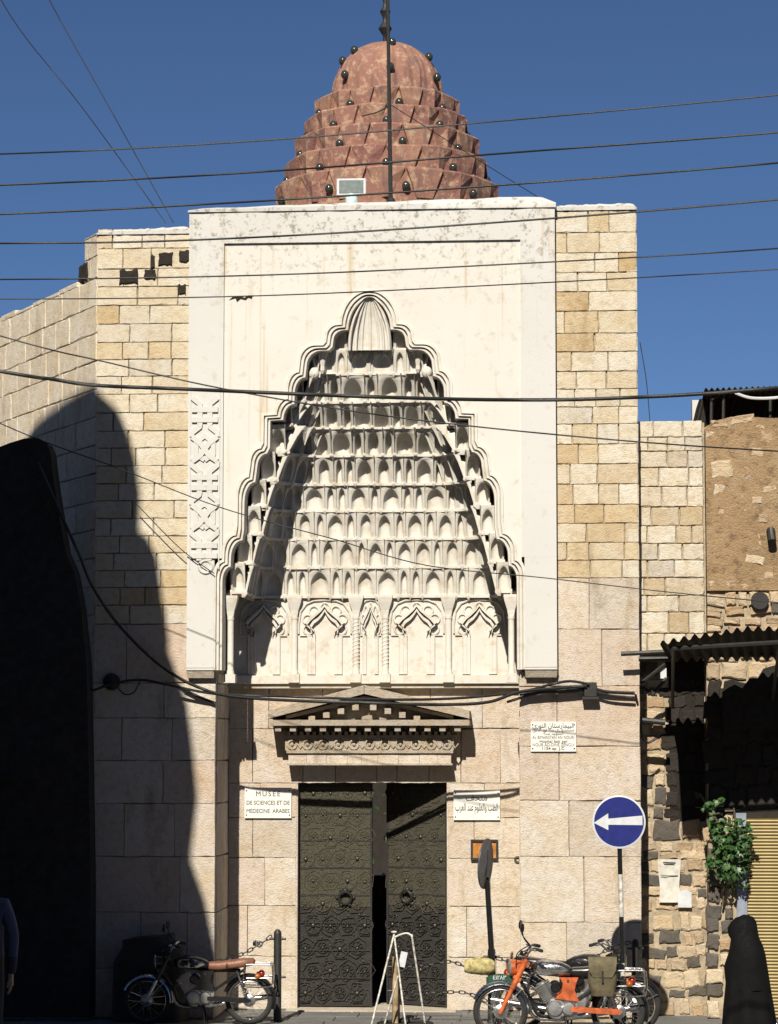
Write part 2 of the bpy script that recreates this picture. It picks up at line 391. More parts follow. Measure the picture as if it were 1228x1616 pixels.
# ---- facing stones: a few chipped block meshes shared by all
def block_mesh(mat, bev=0.035, jit=0.012, depth=0.12, rough=0.004):
    m = MB(); per = []
    def edge(a, b, n):
        for i in range(n):
            t = (i + (random.uniform(-0.2, 0.2) if i else 0)) / n; per.append((a[0] + (b[0] - a[0]) * t, a[1] + (b[1] - a[1]) * t))
    edge((0, 0), (1, 0), 5); edge((1, 0), (1, 1), 3); edge((1, 1), (0, 1), 5); edge((0, 1), (0, 0), 3)
    chips = [random.randrange(16) for _ in range(2)]
    J = lambda s: random.uniform(-s, s)
    outer = []
    for x, z in per:
        outer.append((x + J(jit) * 0.7, z + J(jit)))
    cx = cz = 0.5
    front = []
    for ci, (x, z) in enumerate(outer):
        bx = bev * (0.3 + 0.7 * random.random()) * (2.6 if ci in chips else 1)
        front.append(Vector((x + (bx if x < 0.1 else (-bx if x > 0.9 else 0)), J(rough * 0.15), z + (bx * 1.3 if z < 0.1 else (-bx * 1.3 if z > 0.9 else 0)))))
    mid = [Vector((x, 0.012, z)) for x, z in outer]; back = [Vector((x, depth, z)) for x, z in outer]
    n = len(per); m.loft([back, mid, front], cap=False)
    c = len(m.v); m.v.append((0.5 + J(0.15), -0.0005 + J(rough * 0.25), 0.5 + J(0.15)))
    f0 = 2 * n
    for i in range(n): m.f.append((f0 + i, f0 + (i + 1) % n, c))
    return m.mesh('stone', mat)
def variants(key, n=7, **kw): return [block_mesh(M[key], **kw) for _ in range(n)]
V_STONE = variants('stone', 14, jit=0.016, bev=0.024); V_BIG = variants('stone_big', 12, bev=0.011, jit=0.008, rough=0.006); V_OCHRE = variants('stone_ochre', 6, jit=0.016, bev=0.026); V_FLANK = variants('stone_flank', 8, bev=0.025, jit=0.012); V_PALE = variants('stone_pale', 7, jit=0.02, bev=0.045, rough=0.008)
V_GREY = variants('stone_grey', 6, bev=0.02, jit=0.008); V_BAS = variants('basalt', 5, bev=0.08, jit=0.07, rough=0.02); V_BLACK = variants('near_black', 5, bev=0.08, jit=0.09, rough=0.02); V_RUB = variants('rubble', 8, bev=0.10, jit=0.07, rough=0.03)
def lay(parent, origin, ud, u0, u1, zs, wlo, whi, vs, gap=0.007, proud=0.006, rz=None, first=None):
    """courses of separate blocks on a wall; zs rising"""
    rz = math.atan2(ud.y, ud.x) if rz is None else rz
    nrm = Vector((math.sin(rz), -math.cos(rz), 0))
    for i in range(len(zs) - 1):
        z0, z1 = zs[i], zs[i + 1]
        a = u0(i) if callable(u0) else u0; e = u1(i) if callable(u1) else u1
        u = a; cuts = [a]
        while True:
            w = random.uniform(wlo, whi)
            if i % 2 and len(cuts) == 1: w *= 0.6
            if u + w > e - wlo * 0.55: break
            u += w; cuts.append(u)
        cuts.append(e)
        for k in range(len(cuts) - 1):
            p = origin + ud * (cuts[k] + gap / 2) + nrm * random.uniform(0, proud); g2 = random.uniform(0.5, 1.4) * gap
            gw = gap * random.uniform(0.7, 1.8); vs_ = V_OCHRE if vs is V_STONE and random.random() < (0.6 if u0 == PR0 - 0.03 and ZZ(915) < z0 < ZZ(720) else 0.09) else vs; o = obj('stone', random.choice(vs_), parent, (p.x, p.y, z0 + g2 / 2), rz, (cuts[k + 1] - cuts[k] - gw, 1, z1 - z0 - g2)); o.rotation_euler = (R(random.uniform(-0.4, 0.4)), R(random.uniform(-0.35, 0.35)), rz)
EX = Vector((1, 0, 0))
def zlist(pys, Y=0.0, u=585): return sorted(ZZ(p, Y, u) for p in pys)
PL0, PR0 = XX(296.5, 700, -0.13), XX(877.5, 700, -0.13)  # outer edges of the stucco panel
ZPB = ZZ(1057, -0.13)
SM_L = [361, 392, 424, 452, 482, 511, 540, 567, 594, 622, 651, 680, 707, 735, 763, 790, 818, 846, 873, 900, 927, 955, 985]
BIG_L = [985, 1078, 1133, 1200, 1268, 1352, 1440, 1528, 1606]
SM_R = [333, 367, 399, 430, 460, 491, 526, 555, 586, 614, 642, 669, 701, 732, 764, 796, 826, 856, 884, 912]
BIG_R = [912, 993, 1083, 1178, 1264, 1352, 1456, 1534, 1606]
O0 = Vector((0, 0, 0))
lay(B, O0, EX, XL, PL0 + 0.03, zlist(SM_L, 0, 230), 0.26, 0.52, V_STONE)
zb = zlist(BIG_L, 0, 230)
lay(B, O0, EX, XL, lambda i: RL if zb[i] < ZPB - 0.3 else PL0 + 0.05, zb, 0.5, 1.05, V_BIG, gap=0.0035)
lay(B, O0, EX, PR0 - 0.03, XR, zlist(SM_R, 0, 940), 0.22, 0.5, V_STONE)
zb2 = zlist(BIG_R, 0, 940)
lay(B, O0, EX, lambda i: RRr if zb2[i] < ZPB - 0.3 else PR0 - 0.05, XR, zb2, 0.45, 0.95, V_BIG, gap=0.0035)
# strips between panel end and the big courses beside the recess
for (xa, xb, pya, pyb) in ((PL0 + 0.05, RL, 1070, 1078), (RRr, PR0 - 0.05, 1072, 1083)):
    obj('stone', V_BIG[0], B, (xa, 0.004, ZZ(pyb)), 0, (xb - xa, 1, ZZ(1060) - ZZ(pyb)))
# flank wall stones: laid from the corner, running back to the left (seen from outside the run is reversed)
rzf = math.atan2(-WD.y, -WD.x)
n_f = 26; zf = [(ZL2 - 0.05) * i / n_f for i in range(n_f + 1)]
O1 = Vector((XL, 0, 0)) + WD * 5.2
lay(B, O1, -WD, 0, 5.2, zf, 0.45, 0.85, V_FLANK, rz=rzf)
zft = [zf[-1] + 0.26 * i for i in range(1 + int((ZLT - zf[-1]) / 0.26))] + [ZLT]
lay(B, Vector((XL, 0, 0)) + WD * 0.45, -WD, 0, 0.45, zft, 0.2, 0.4, V_FLANK, rz=rzf)
# right return of the building (seen from a step to the side)
lay(B, Vector((XR, 0, 0)), Vector((0, 1, 0)), 0.0, 1.4, zlist(SM_R, 0, 940), 0.3, 0.55, V_STONE, rz=math.pi / 2)
# recess: reveals and back wall
zrev = [z for z in zb if z < ZPB - 0.02] + [ZZ(1062)]
lay(B, Vector((RL, 0, 0)), Vector((0, 1, 0)), 0.10, REC, zrev, 0.5, 0.8, V_BIG, rz=math.pi / 2)
zrev2 = [z for z in zb2 if z < ZPB - 0.02] + [ZZ(1062)]
lay(B, Vector((RRr, REC, 0)), Vector((0, -1, 0)), 0, REC - 0.10, zrev2, 0.5, 0.8, V_BIG, rz=-math.pi / 2)
OB = Vector((0, REC, 0))
zd_ = zlist([1085, 1150, 1236, 1290, 1354, 1430, 1510, 1594], REC)
DLT = XX(440, 1150, REC); DRT = XX(735, 1150, REC)
lay(B, OB, EX, RL, lambda i: DL if zd_[i + 1] < ZZ(1203, REC) + 0.25 else CX, zd_, 0.36, 0.7, V_BIG, gap=0.0035)
lay(B, OB, EX, lambda i: DR if zd_[i + 1] < ZZ(1203, REC) + 0.25 else CX, RRr, zd_, 0.36, 0.7, V_BIG, gap=0.0035)
# door jamb linings
dj = MB()
dj.box2((DL - 0.019, REC + 0.004, 0), (DL + 0.012, 1.78, ZZ(1203, REC))); dj.build('door_jamb', M['stone_big'], B)
dj = MB(); dj.box2((DR - 0.012, REC + 0.004, 0), (DR + 0.019, 1.78, ZZ(1203, REC))); dj.build('door_jamb', M['stone_big'], B)
# black basalt plugs high on the left tower
for (u, v, w, h) in ((203, 437, 0.23, 0.17), (237, 433, 0.14, 0.12), (262, 409, 0.17, 0.15), (291, 404, 0.12, 0.14), (287, 457, 0.10, 0.12), (241, 413, 0.05, 0.16)):
    p = W(u, v); obj('stone', random.choice(V_BLACK), B, (p.x - w / 2, -0.022, p.z - h / 2), 0, (w, 1, h))
p = Wp(151, 414, Vector((XL, 0, 0)), WN); obj('stone', V_BLACK[0], B, tuple(Vector((XL, 0, 0)) + WD * 0.62 + WN * 0.02 + Vector((0, 0, WTOP(0.5) - 0.02))), rzf, (0.3, 1, 0.22))
# loose cap stones of the flank wall
u = 0.7
while u < 5.0:
    w = random.uniform(0.35, 0.7); q = Vector((XL, 0, 0)) + WD * (u + w)
    obj('stone', random.choice(V_FLANK), B, (q.x, q.y, zf[-1]), rzf, (w - 0.01, 3, random.uniform(0.03, 0.07))); u += w

# ---- coping: rough mortar caps
def coping(x0, x1, y0, y1, z0, zr0, zr1, name='coping'):
    m = MB(); rings = []; n = 26
    for i in range(n + 1):
        t = i / n; x = x0 + (x1 - x0) * t; e = min(1, min(t, 1 - t) * 14 + 0.35)
        h = (zr0 + (zr1 - zr0) * t) * e + random.uniform(-0.008, 0.008)
        yj = random.uniform(-0.008, 0.008)
        rings.append([Vector((x, y0 + yj, z0 - 0.01)), Vector((x, y0 + yj - 0.004, z0 + h * 0.45)), Vector((x, y0 + 0.05 + yj, z0 + h * 0.85)), Vector((x, (y0 + y1) / 2, z0 + h)), Vector((x, y1, z0 + h * 0.8)), Vector((x, y1, z0 - 0.01))])
    m.loft(rings); return m.build(name, M['plaster_band'], B, 50)
coping(XL - 0.01, PL0 + 0.0, -0.02, 1.5, ZLT - 0.02, 0.05, 0.10)
coping(PR0 - 0.0, XR + 0.01, -0.02, 1.5, ZRT - 0.02, 0.07, 0.09)
coping(PL0 - 0.015, PR0 + 0.015, -0.15, 1.2, ZPT - 0.02, 0.05, 0.16)

# ================================================================== stucco panel round the arch
YB, YF = -0.13, -0.10
XI0, XI1 = XX(352, 700, YB), XX(822.5, 700, YB)
XJ0, XJ1 = CX - 244 * KP, CX + 244 * KP
ZTI, ZLEG = ZZ(381, YB), ZZ(880, YB)
fr = MB()
for (xa, xb) in ((PL0, XI0), (XI1, PR0)): fr.box2((xa, YB, ZLEG), (xb, 0.031, ZPT))
fr.box2((PL0, YB, ZPB), (XJ0, 0.031, ZLEG - 0.0005)); fr.box2((XJ1, YB, ZPB), (PR0, 0.031, ZLEG - 0.0005))
fr.box2((XI0 + 0.0005, YB, ZTI), (XI1 - 0.0005, 0.031, ZPT - 0.001))
fr.build('frame_band', M['plaster_band'], B)
for (xa, xb) in ((PL0 - 0.004, XJ0 + 0.004), (XJ1 - 0.004, PR0 + 0.004)):   # foot of each leg: a chamfered block
    m = MB(); m.loft([[Vector((xa, YB - 0.004, ZPB + 0.03)), Vector((xb, YB - 0.004, ZPB + 0.03)), Vector((xb, 0.03, ZPB + 0.03)), Vector((xa, 0.03, ZPB + 0.03))],
            [Vector((xa + 0.01, YB + 0.05, ZPB - 0.09)), Vector((xb - 0.01, YB + 0.05, ZPB - 0.09)), Vector((xb - 0.01, 0.03, ZPB - 0.09)), Vector((xa + 0.01, 0.03, ZPB - 0.09))]])
    m.build('leg_foot', M['stone_grey'], B)
H = []
def arc(dx1, y1, dx2, y2, n=6):
    for k in range(1, n + 1):
        t = math.pi / 2 * k / n; H.append((dx2 + (dx1 - dx2) * math.cos(t), y1 + (y2 - y1) * math.sin(t)))
H += [(244, 1057), (244, 908)]; arc(244, 908, 231, 884); H.append((230.5, 869)); arc(230.5, 869, 212.5, 842); H.append((210, 826)); H.append((209.5, 781))
arc(209.5, 781, 192.5, 750); H.append((189.5, 727)); arc(189.5, 727, 174, 705); H += [(169.5, 696), (169, 653), (148.5, 652)]
arc(148.5, 652, 130.8, 627); H.append((130.5, 610)); arc(130.5, 610, 113.5, 585); H.append((111.5, 567)); arc(111.5, 567, 88.5, 543); H += [(75.5, 542.9), (70.5, 537.5), (69, 527)]
arc(69, 527, 52, 511); H += [(46, 510.8), (45.5, 508)]
for k in range(1, 11):
    t = k / 10; H.append((45.5 * math.cos(t * math.pi / 2) ** 0.85 if k < 10 else 0.0, 508 - 49 * (math.sin(t * math.pi / 2) ** 1.1)))
def hp(dx, y, side, Y, s=0.0):
    d = dx - s * min(1.0, dx / 24.0); yv = min(y + s * 0.75, 1057)
    return Vector((CX + side * d * KP, Y, ZZ(yv, -0.1)))
fld = MB()
for side, XI, XJ in ((-1, XI0, XJ0), (1, XI1, XJ1)):
    for i in range(len(H) - 1):
        a, b = H[i], H[i + 1]
        if b[1] > 885 and a[1] > 885: continue
        pa, pb = hp(*a, side, YF), hp(*b, side, YF)
        if abs(pa.z - pb.z) < 1e-5: continue
        fld.face(pa, pb, Vector((XI, YF, pb.z)), Vector((XI, YF, pa.z)))
ztop_arch = hp(*H[-1], 1, YF).z
fld.face(Vector((XI0, YF, ztop_arch)), Vector((XI1, YF, ztop_arch)), Vector((XI1, YF, ZTI + 0.01)), Vector((XI0, YF, ZTI + 0.01)))
fld.build('stucco_field', M['plaster'], B, weld=True)
# chipped plaster scar on the field
chip = MB(); cpx = [(361, 474), (368, 468), (380, 467), (386, 470), (392, 466), (400, 466), (397, 472), (392, 470), (388, 474), (380, 472), (374, 477), (372, 471)]
chip.prism([W(u, v, YF) for u, v in cpx], (0, -0.003, 0), (0, 0.004, 0)); chip.build('plaster_scar', M['near_black'], B)
# stepped, lobed mouldings round the arch: three ribs one inside the other
def sweep(stations, name, mat):
    m = MB(); path = [(h, -1) for h in H] + [(h, 1) for h in H[-2::-1]]
    rings = [[hp(h[0], h[1], sd, Y, s) for (h, sd) in path] for (s, Y) in stations]
    m.loft(rings, cap=False, closed=False); return m.build(name, mat, B, 40)
sweep([(-1.5, -0.095), (-1.4, -0.122), (2.4, -0.126), (3.2, -0.088)], 'arch_moulding', M['stucco'])
sweep([(3.2, -0.088), (4.2, -0.084), (4.4, -0.108), (7.4, -0.110), (8.0, -0.064)], 'arch_moulding', M['stucco'])
sweep([(8.0, -0.064), (9.2, -0.060), (9.4, -0.086), (12.0, -0.086), (13.0, -0.03), (13.2, 0.17)], 'arch_moulding', M['stucco'])

# ---- carved interlace on the left leg, chains of raised bands
ilx = (PL0 + XI0) / 2 - 0.006; ihw = (XI0 - PL0) / 2 - 0.045
ztop_i, zbot_i = ZZ(600, YB), ZZ(897, YB); per = 0.945
strap = MB()
def band(pts, w=0.031, h=0.020):
    pts = [Vector((ilx + x * ihw, YB, z)) for x, z in pts]
    L, Rr_ = [], []
    for i, p in enumerate(pts):
        t = (pts[min(i + 1, len(pts) - 1)] - pts[max(i - 1, 0)]).normalized(); n = Vector((-t.z, 0, t.x)); L.append(p + n * w); Rr_.append(p - n * w)
    for i in range(len(pts) - 1):
        strap.prism([L[i], L[i + 1], Rr_[i + 1], Rr_[i]], (0, 0.004, 0), (0, -h - random.uniform(0, 0.003), 0))
z0 = zbot_i + 0.10; PER = 0.80
for k in range(3):
    zc = z0 + k * PER; last = k == 2
    P_ = lambda x, t: (x, zc + t * PER)
    for sx in (-1, 1):
        s1 = [P_(sx * 0.36, 0.0), P_(sx * 0.36, 0.30), P_(sx * 0.92, 0.40)]
        if not last: s1 += [P_(sx * 0.92, 0.46)]
        band(s1)
        if not last:
            band([P_(sx * 0.92, 0.46), P_(sx * 0.34, 0.54), P_(-sx * 0.30, 0.72), P_(-sx * 0.92, 0.82)], h=0.023)
            band([P_(-sx * 0.92, 0.82), P_(-sx * 0.92, 0.88), P_(-sx * 0.36, 0.97), P_(-sx * 0.36, 1.0)])
    if not last: band([P_(0.0, 0.48), P_(0.62, 0.56), P_(0.62, 0.74), P_(0.0, 0.83), P_(-0.62, 0.74), P_(-0.62, 0.56), P_(0.0, 0.48)], h=0.016)
    band([P_(-0.95, 0.07), P_(0.95, 0.07)], h=0.024); band([P_(-0.95, 0.22), P_(0.95, 0.22)], h=0.024)
strap.torus((ilx + 0.02, YB, zbot_i + 0.03), 0.075, 0.022, (0, 1, 0), 18, 6)
for sx in (-1, 1): strap.box2((ilx + sx * ihw * 1.06 - 0.006, YB + 0.004, zbot_i), (ilx + sx * ihw * 1.06 + 0.006, YB - 0.008, ztop_i))
strap.build('carved_interlace', M['plaster_band'], B)

# ================================================================== muqarnas vault
VA = MB()                                             # quiet backing inside the recess, the part that carries all niches
VA.box2((RL - 0.026, REC + 0.02, ZZ(1085, REC)), (RRr + 0.026, REC + 0.098, ZAP - 0.002))
vault = VA.build('honeycomb_vault', M['stucco'], B)
def cell_mesh(D=0.03, O=0.08, a=0.40, vs=0.42, va=0.86, lip=0.016, seg=8):
    m = MB(); rows = []
    for v in (0.0, 0.10, 0.25, 0.42, 0.52, 0.62, 0.70, 0.77, 0.82, va, 0.93, 1.0):
        yf = -O * v
        if v <= vs: half, h = a, 1.0
        elif v < va: t = (v - vs) / (va - vs); half = a * (1 - t ** 1.9) ** 0.72; h = 1 - 0.62 * t * t
        else: half, h = 0.004, 0.0
        row = [Vector((-0.5, yf, v)), Vector((-half - 0.045 * (half > 0.01), yf - 0.006 * (half > 0.01), v)), Vector((-half, yf, v))]
        for k in range(seg + 1):
            s_ = -1 + 2 * k / seg
            dd = (lip + (D - yf - lip) * max(0, 1 - abs(s_) ** 2.6) ** 0.5 * h) if h > 0 else 0.0
            row.append(Vector((s_ * half, yf + dd, v)))
        row += [Vector((half, yf, v)), Vector((half + 0.045 * (half > 0.01), yf - 0.006 * (half > 0.01), v)), Vector((0.5, yf, v))]
        rows.append(row)
    m.loft(rows, cap=False, closed=False)
    m.face(*(rows[0] + [Vector((0.5, 0.28, 0)), Vector((-0.5, 0.28, 0))]))
    m.face(*(rows[-1] + [Vector((0.5, 0.28, 1)), Vector((-0.5, 0.28, 1))]))
    # sill of the niche: a thin scalloped ledge
    lp = [Vector((-0.43 + 0.86 * k / 8, -0.020 + 0.014 * math.sin(math.pi * k / 8), 0)) for k in range(9)] + [Vector((0.43, 0.06, 0)), Vector((-0.43, 0.06, 0))]
    m.prism(lp, (0, 0, 0.06), (0, 0, -0.035))
    # corbel between two niches
    for sx in (-0.5, 0.5):
        m.loft([[Vector((sx - 0.07, -0.018, 0.10)), Vector((sx + 0.07, -0.018, 0.10)), Vector((sx + 0.07, 0.05, 0.10)), Vector((sx - 0.07, 0.05, 0.10))],
                [Vector((sx - 0.075, -0.024, -0.02)), Vector((sx + 0.075, -0.024, -0.02)), Vector((sx + 0.075, 0.05, -0.02)), Vector((sx - 0.075, 0.05, -0.02))],
                [Vector((sx - 0.02, 0.015, -0.14)), Vector((sx + 0.02, 0.015, -0.14)), Vector((sx + 0.02, 0.05, -0.14)), Vector((sx - 0.02, 0.05, -0.14))]])
        m.tube([Vector((sx, 0.0, 0.05)), Vector((sx, -0.05, 0.6)), Vector((sx, -0.072, 0.84)), Vector((sx, -0.085, 1.0))], [0.018, 0.016, 0.022, 0.035], 6)
    return m.mesh('niche', M['stucco'], 38)
CELL = [cell_mesh(), cell_mesh(D=0.035, a=0.33, vs=0.42), cell_mesh(D=0.02, a=0.28, vs=0.52, va=0.9), cell_mesh(D=0.045, a=0.37, vs=0.40)]
TY = [942, 896, 851, 807, 765, 720, 676, 635, 591, 552]
TW = [222, 211, 197, 189, 174, 158, 148, 122, 100]
TD = [1.03, 0.955, 0.88, 0.80, 0.715, 0.60, 0.44, 0.27, 0.13]
TD2 = TD + [0.07]
PAT = [[1.0, 0.55, 0.55], [0.8, 0.5, 0.9], [1.0, 0.62], [0.55, 1.0, 0.55]]
for i in range(9):
    zb_, zt_ = ZZ(TY[i], TD[i]), ZZ(TY[i + 1], TD2[i + 1]); w = TW[i] * KP; d = TD[i]
    fw = 0.17 if i < 7 else 0.11; c = min(0.10 + 0.045 * i, d * 0.45); fy = 0.15
    pth = [Vector((CX - w, fy, 0)), Vector((CX - w + fw, fy, 0)), Vector((CX - w + fw, d - c, 0)), Vector((CX - w + fw + c, d, 0)), Vector((CX + w - fw - c, d, 0)), Vector((CX + w - fw, d - c, 0)), Vector((CX + w - fw, fy, 0)), Vector((CX + w, fy, 0))]
    for s_ in range(7):
        A, E = pth[s_], pth[s_ + 1]; L = (E - A).length
        if L < 0.05: continue
        dr = (E - A).normalized(); rz = math.atan2(dr.y, dr.x)
        if s_ in (0, 6): ws = [1.0]
        elif s_ in (1, 5): ws = [1.0] * max(1, round(L / 0.26))
        elif s_ in (2, 4): ws = [1.0] * max(1, round(L / 0.22))
        else:
            n = max(4, round(L / 0.195)); n += (n + i) % 2; p_ = PAT[i % 4]
            half = [p_[k % len(p_)] for k in range((n + 1) // 2)]; ws = half[::-1] + (half if n % 2 == 0 else half[1:])
        tot = sum(ws); u = 0
        for k, wv in enumerate(ws):
            cw = L * wv / tot; pm = A + dr * (u + cw / 2); u += cw
            me = CELL[0] if s_ in (0, 6) else CELL[(k * 3 + i * 2 + s_) % 4 if abs(wv - 0.55) > 0.1 else 2]
            obj('niche', me, vault, (pm.x, pm.y + random.uniform(-0.008, 0.008), zb_ + random.uniform(-0.004, 0.004)), rz + random.uniform(-0.03, 0.03), (cw * random.uniform(0.985, 1.0), (TD[i] - TD2[i + 1]) / 0.08 * random.uniform(0.95, 1.05), zt_ - zb_))
# small alcoves beside the hood and the hanging pendants
for sd in (-1, 1):
    zb_, zt_ = ZZ(553, 0.15), ZZ(513, 0.15)
    obj('niche', CELL[3], vault, (CX + sd * 53 * KP, 0.10, zb_), 0, (32 * KP, 1, zt_ - zb_))
    zb_, zt_ = ZZ(592, 0.15), ZZ(545, 0.15)
    obj('niche', CELL[3], vault, (CX + sd * 90 * KP, 0.15, zb_), 0, (27 * KP, 1, zt_ - zb_))
    z1, z2 = ZZ(541, 0.0), ZZ(588, 0.0)
    m = MB(); m.lathe([(0.012, z2), (0.030, z2 + 0.04), (0.026, z2 + 0.09), (0.045, z2 + 0.18), (0.075, z2 + 0.26), (0.115, z1 - 0.02), (0.12, z1 + 0.03)], (CX + sd * 76 * KP, 0.06, 0), (0, 0, 1), 8)
    m.build('pendant', M['stucco'], vault)
    m = MB(); m.sphere((CX + sd * 90 * KP, 0.07, ZZ(588, 0.05)), 0.065, 12, 8, (1, 0.8, 1.1)); m.build('rounded_boss', M['stucco'], vault, 60)
# fluted hood
hd = MB(); zb_, zt_ = ZZ(554, 0.0), ZZ(468, 0.0); r0 = 36 * KP; nth, nph = 64, 14; rows = []
for j in range(nph + 1):
    t = j / nph; row = []
    for i in range(nth + 1):
        th = math.pi * i / nth; fl = abs(math.sin(th * 4.0)); rr = r0 * (max(0, 1 - t ** 2.3) ** 0.80) * (0.90 + 0.12 * fl)
        row.append(Vector((CX - rr * math.cos(th), -0.055 + rr * math.sin(th) * 0.40, zb_ + (zt_ - zb_) * t)))
    rows.append(row)
hd.loft(rows, cap=False, closed=False); hd.build('fluted_hood', M['stucco'], vault, 35)
for k in range(9):
    i = k * 8; m = MB(); m.tube([rows[j][i] + (Vector((CX, 0.0, rows[j][i].z)) - rows[j][i]) * 0.03 for j in range(nph + 1)], [0.017] * 10 + [0.015, 0.012, 0.010, 0.008, 0.005], 6); m.build('hood_rib', M['stucco'], vault, 60)
hb = MB(); hb.face(*(rows[0] + [Vector((CX + r0 * 1.1, 0.14, zb_)), Vector((CX - r0 * 1.1, 0.14, zb_))]))
for k in range(6):
    x = CX + (k - 2.5) * r0 * 0.36; hb.lathe([(0.012, zb_ - 0.075), (0.032, zb_ - 0.03), (0.045, zb_ + 0.02)], (x, 0.06, 0), (0, 0, 1), 8)
hb.build('hood_corbel', M['stucco'], vault)
# blind arcade under the vault
YD = 1.07
za, zbm = ZZ(942, YD), ZZ(1072, YD)
dm = MB(); dm.box2((RL - 0.02, YD, zbm), (RRr + 0.02, REC + 0.019, ZZ(930, YD))); dm.build('arcade_panel', M['stucco'], B)
m = MB(); m.box2((RL + 0.0, YD - 0.07, ZZ(1079, YD)), (RRr - 0.0, REC + 0.018, ZZ(1066, YD))); m.build('sill_course', M['stucco'], B)
m = MB(); m.box2((RL + 0.0, YD - 0.03, ZZ(1086, YD)), (RRr - 0.0, REC + 0.017, ZZ(1079, YD) - 0.001)); m.build('sill_course', M['stone_grey'], B)
def column(u, Y, twist=False, r=0.038):
    x = XX(u, 1010, Y); zl, zh = ZZ(1064, Y), ZZ(946, Y)
    root = MB(); root.lathe([(r * 1.25, zl), (r * 1.25, zl + 0.03), (r, zl + 0.06), (r, zh - 0.24), (r * 1.15, zh - 0.235), (r * 1.15, zh - 0.205), (r * 0.95, zh - 0.20)], (x, Y, 0), (0, 0, 1), 14)
    o = root.build('engaged_column', M['stucco'], B, 40)
    cp = MB(); cp.loft([[Vector((x + sx * a_, Y + sy * a_ * 0.8, z)) for sx, sy in ((-1, -1), (1, -1), (1, 1), (-1, 1))] for a_, z in ((r * 0.95, zh - 0.20), (r * 1.25, zh - 0.13), (r * 2.1, zh - 0.03), (r * 2.4, zh + 0.02), (r * 2.4, zh + 0.05))]); cp.build('capital', M['stucco'], o)
    bs = MB(); bs.box2((x - 0.066, Y - 0.085, zl - 0.10), (x + 0.066, Y + 0.06, zl + 0.002)); bs.build('plinth', M['stucco'], o)
    if twist:
        t = MB()
        for k in range(2):
            t.tube([Vector((x + math.cos(a_ + k * math.pi) * r, Y + math.sin(a_ + k * math.pi) * r, zl + 0.1 + (zh - zl - 0.36) * j / 60)) for j in range(61) for a_ in [j * 0.62]], 0.006, 5)
        t.build('spiral_rib', M['stucco'], o)
for u, tw in ((465, 0), (562, 1), (608, 1), (708, 0)): column(u, YD - 0.02, tw)
column(364, 0.16, 0, 0.036); column(807, 0.16, 0, 0.036)
def arch_panel(uc, hw):
    """cusped blind arch: lobes, two nested ogee bands, jambs"""
    x = XX(uc, 1000, YD); s = hw / 20.0 * KP * 1.045
    zf_ = lambda py: ZZ(py, YD)
    root = MB()
    def rib(pts, w=0.011, h=0.035):
        root.tube([Vector((x + a_ * s, YD - h * 0.45, zf_(b_))) for a_, b_ in pts], [w] * len(pts), 5)
    def relief(pts, depth):
        m2 = [Vector((x + a_ * s, YD, zf_(b_))) for a_, b_ in pts]; root.prism(m2, (0, 0.01, 0), (0, -depth, 0))
    jamb_out, jamb_in = 27, 15
    for sx in (-1, 1):
        rib([(sx * jamb_out, 1064), (sx * jamb_out, 1003)]); rib([(sx * (jamb_out - 6), 1064), (sx * (jamb_out - 6), 1005)], 0.010)
        relief([(sx * jamb_out, 1064), (sx * jamb_in, 1064), (sx * jamb_in, 1004), (sx * jamb_out, 1004)], 0.022)
        rib([(sx * 40, 1003), (sx * 22, 1003)], 0.008)
    # ogee bands
    og = [(15, 1006), (15.5, 999), (22, 992), (17, 984), (10, 979), (4, 972), (0, 965)]
    for k, (sc2, dy, hh) in enumerate(((1.0, 0, 0.05), (1.32, -7, 0.075))):
        left = [(a_ * sc2, b_ + dy * (1 if a_ < 14 else 0.6)) for a_, b_ in og]; pts = left + [(-a_, b_) for a_, b_ in left[::-1][1:]]
        n = len(pts)
        for i in range(n - 1):
            (a1, b1), (a2, b2) = pts[i], pts[i + 1]
            root.prism([Vector((x + a1 * s, YD, zf_(b1))), Vector((x + a2 * s, YD, zf_(b2))), Vector((x + a2 * s * 1.10, YD, zf_(b2 - 4.5))), Vector((x + a1 * s * 1.10, YD, zf_(b1 - 4.5)))], (0, 0.01, 0), (0, -hh, 0))
    # foils: a rosette of rings round the point
    for k in range(7):
        an = R(-22 + 224 * k / 6); cxp, cyp = 29 * math.cos(an), 984 - 25 * math.sin(an)
        ring = [Vector((x + (cxp + 7.5 * math.cos(t)) * s, YD - 0.012, zf_(cyp - 7.5 * math.sin(t)))) for t in [an + R(-130 + 260 * j / 12) for j in range(13)]]
        root.tube(ring, 0.012, 5)
    # enclosing arch line
    oa = [(42, 1000), (42, 985), (39, 965), (30, 953), (18, 948), (0, 947)]
    rib(oa + [(-a_, b_) for a_, b_ in oa[::-1][1:]], 0.011)
    return root.build('blind_arch', M['stucco'], B, 40)
for uc, hw in ((417, 18), (513, 19.5), (585, 8.2), (658, 20), (757, 19)): arch_panel(uc, hw)

# ================================================================== pediment, lintel and doors
def pbox(u0, u1, v0, v1, y0, y1, name, mat, par, refY=None):
    Y = y0 if refY is None else refY
    m = MB(); m.box2((XX(u0, v1, Y), y0, ZZ(v1, Y)), (XX(u1, v1, Y), y1, ZZ(v0, Y))); return m.build(name, mat, par)
PED = pbox(424, 741, 1136, 1145, 0.70, REC + 0.03, 'pediment', M['stone_worn'], B)
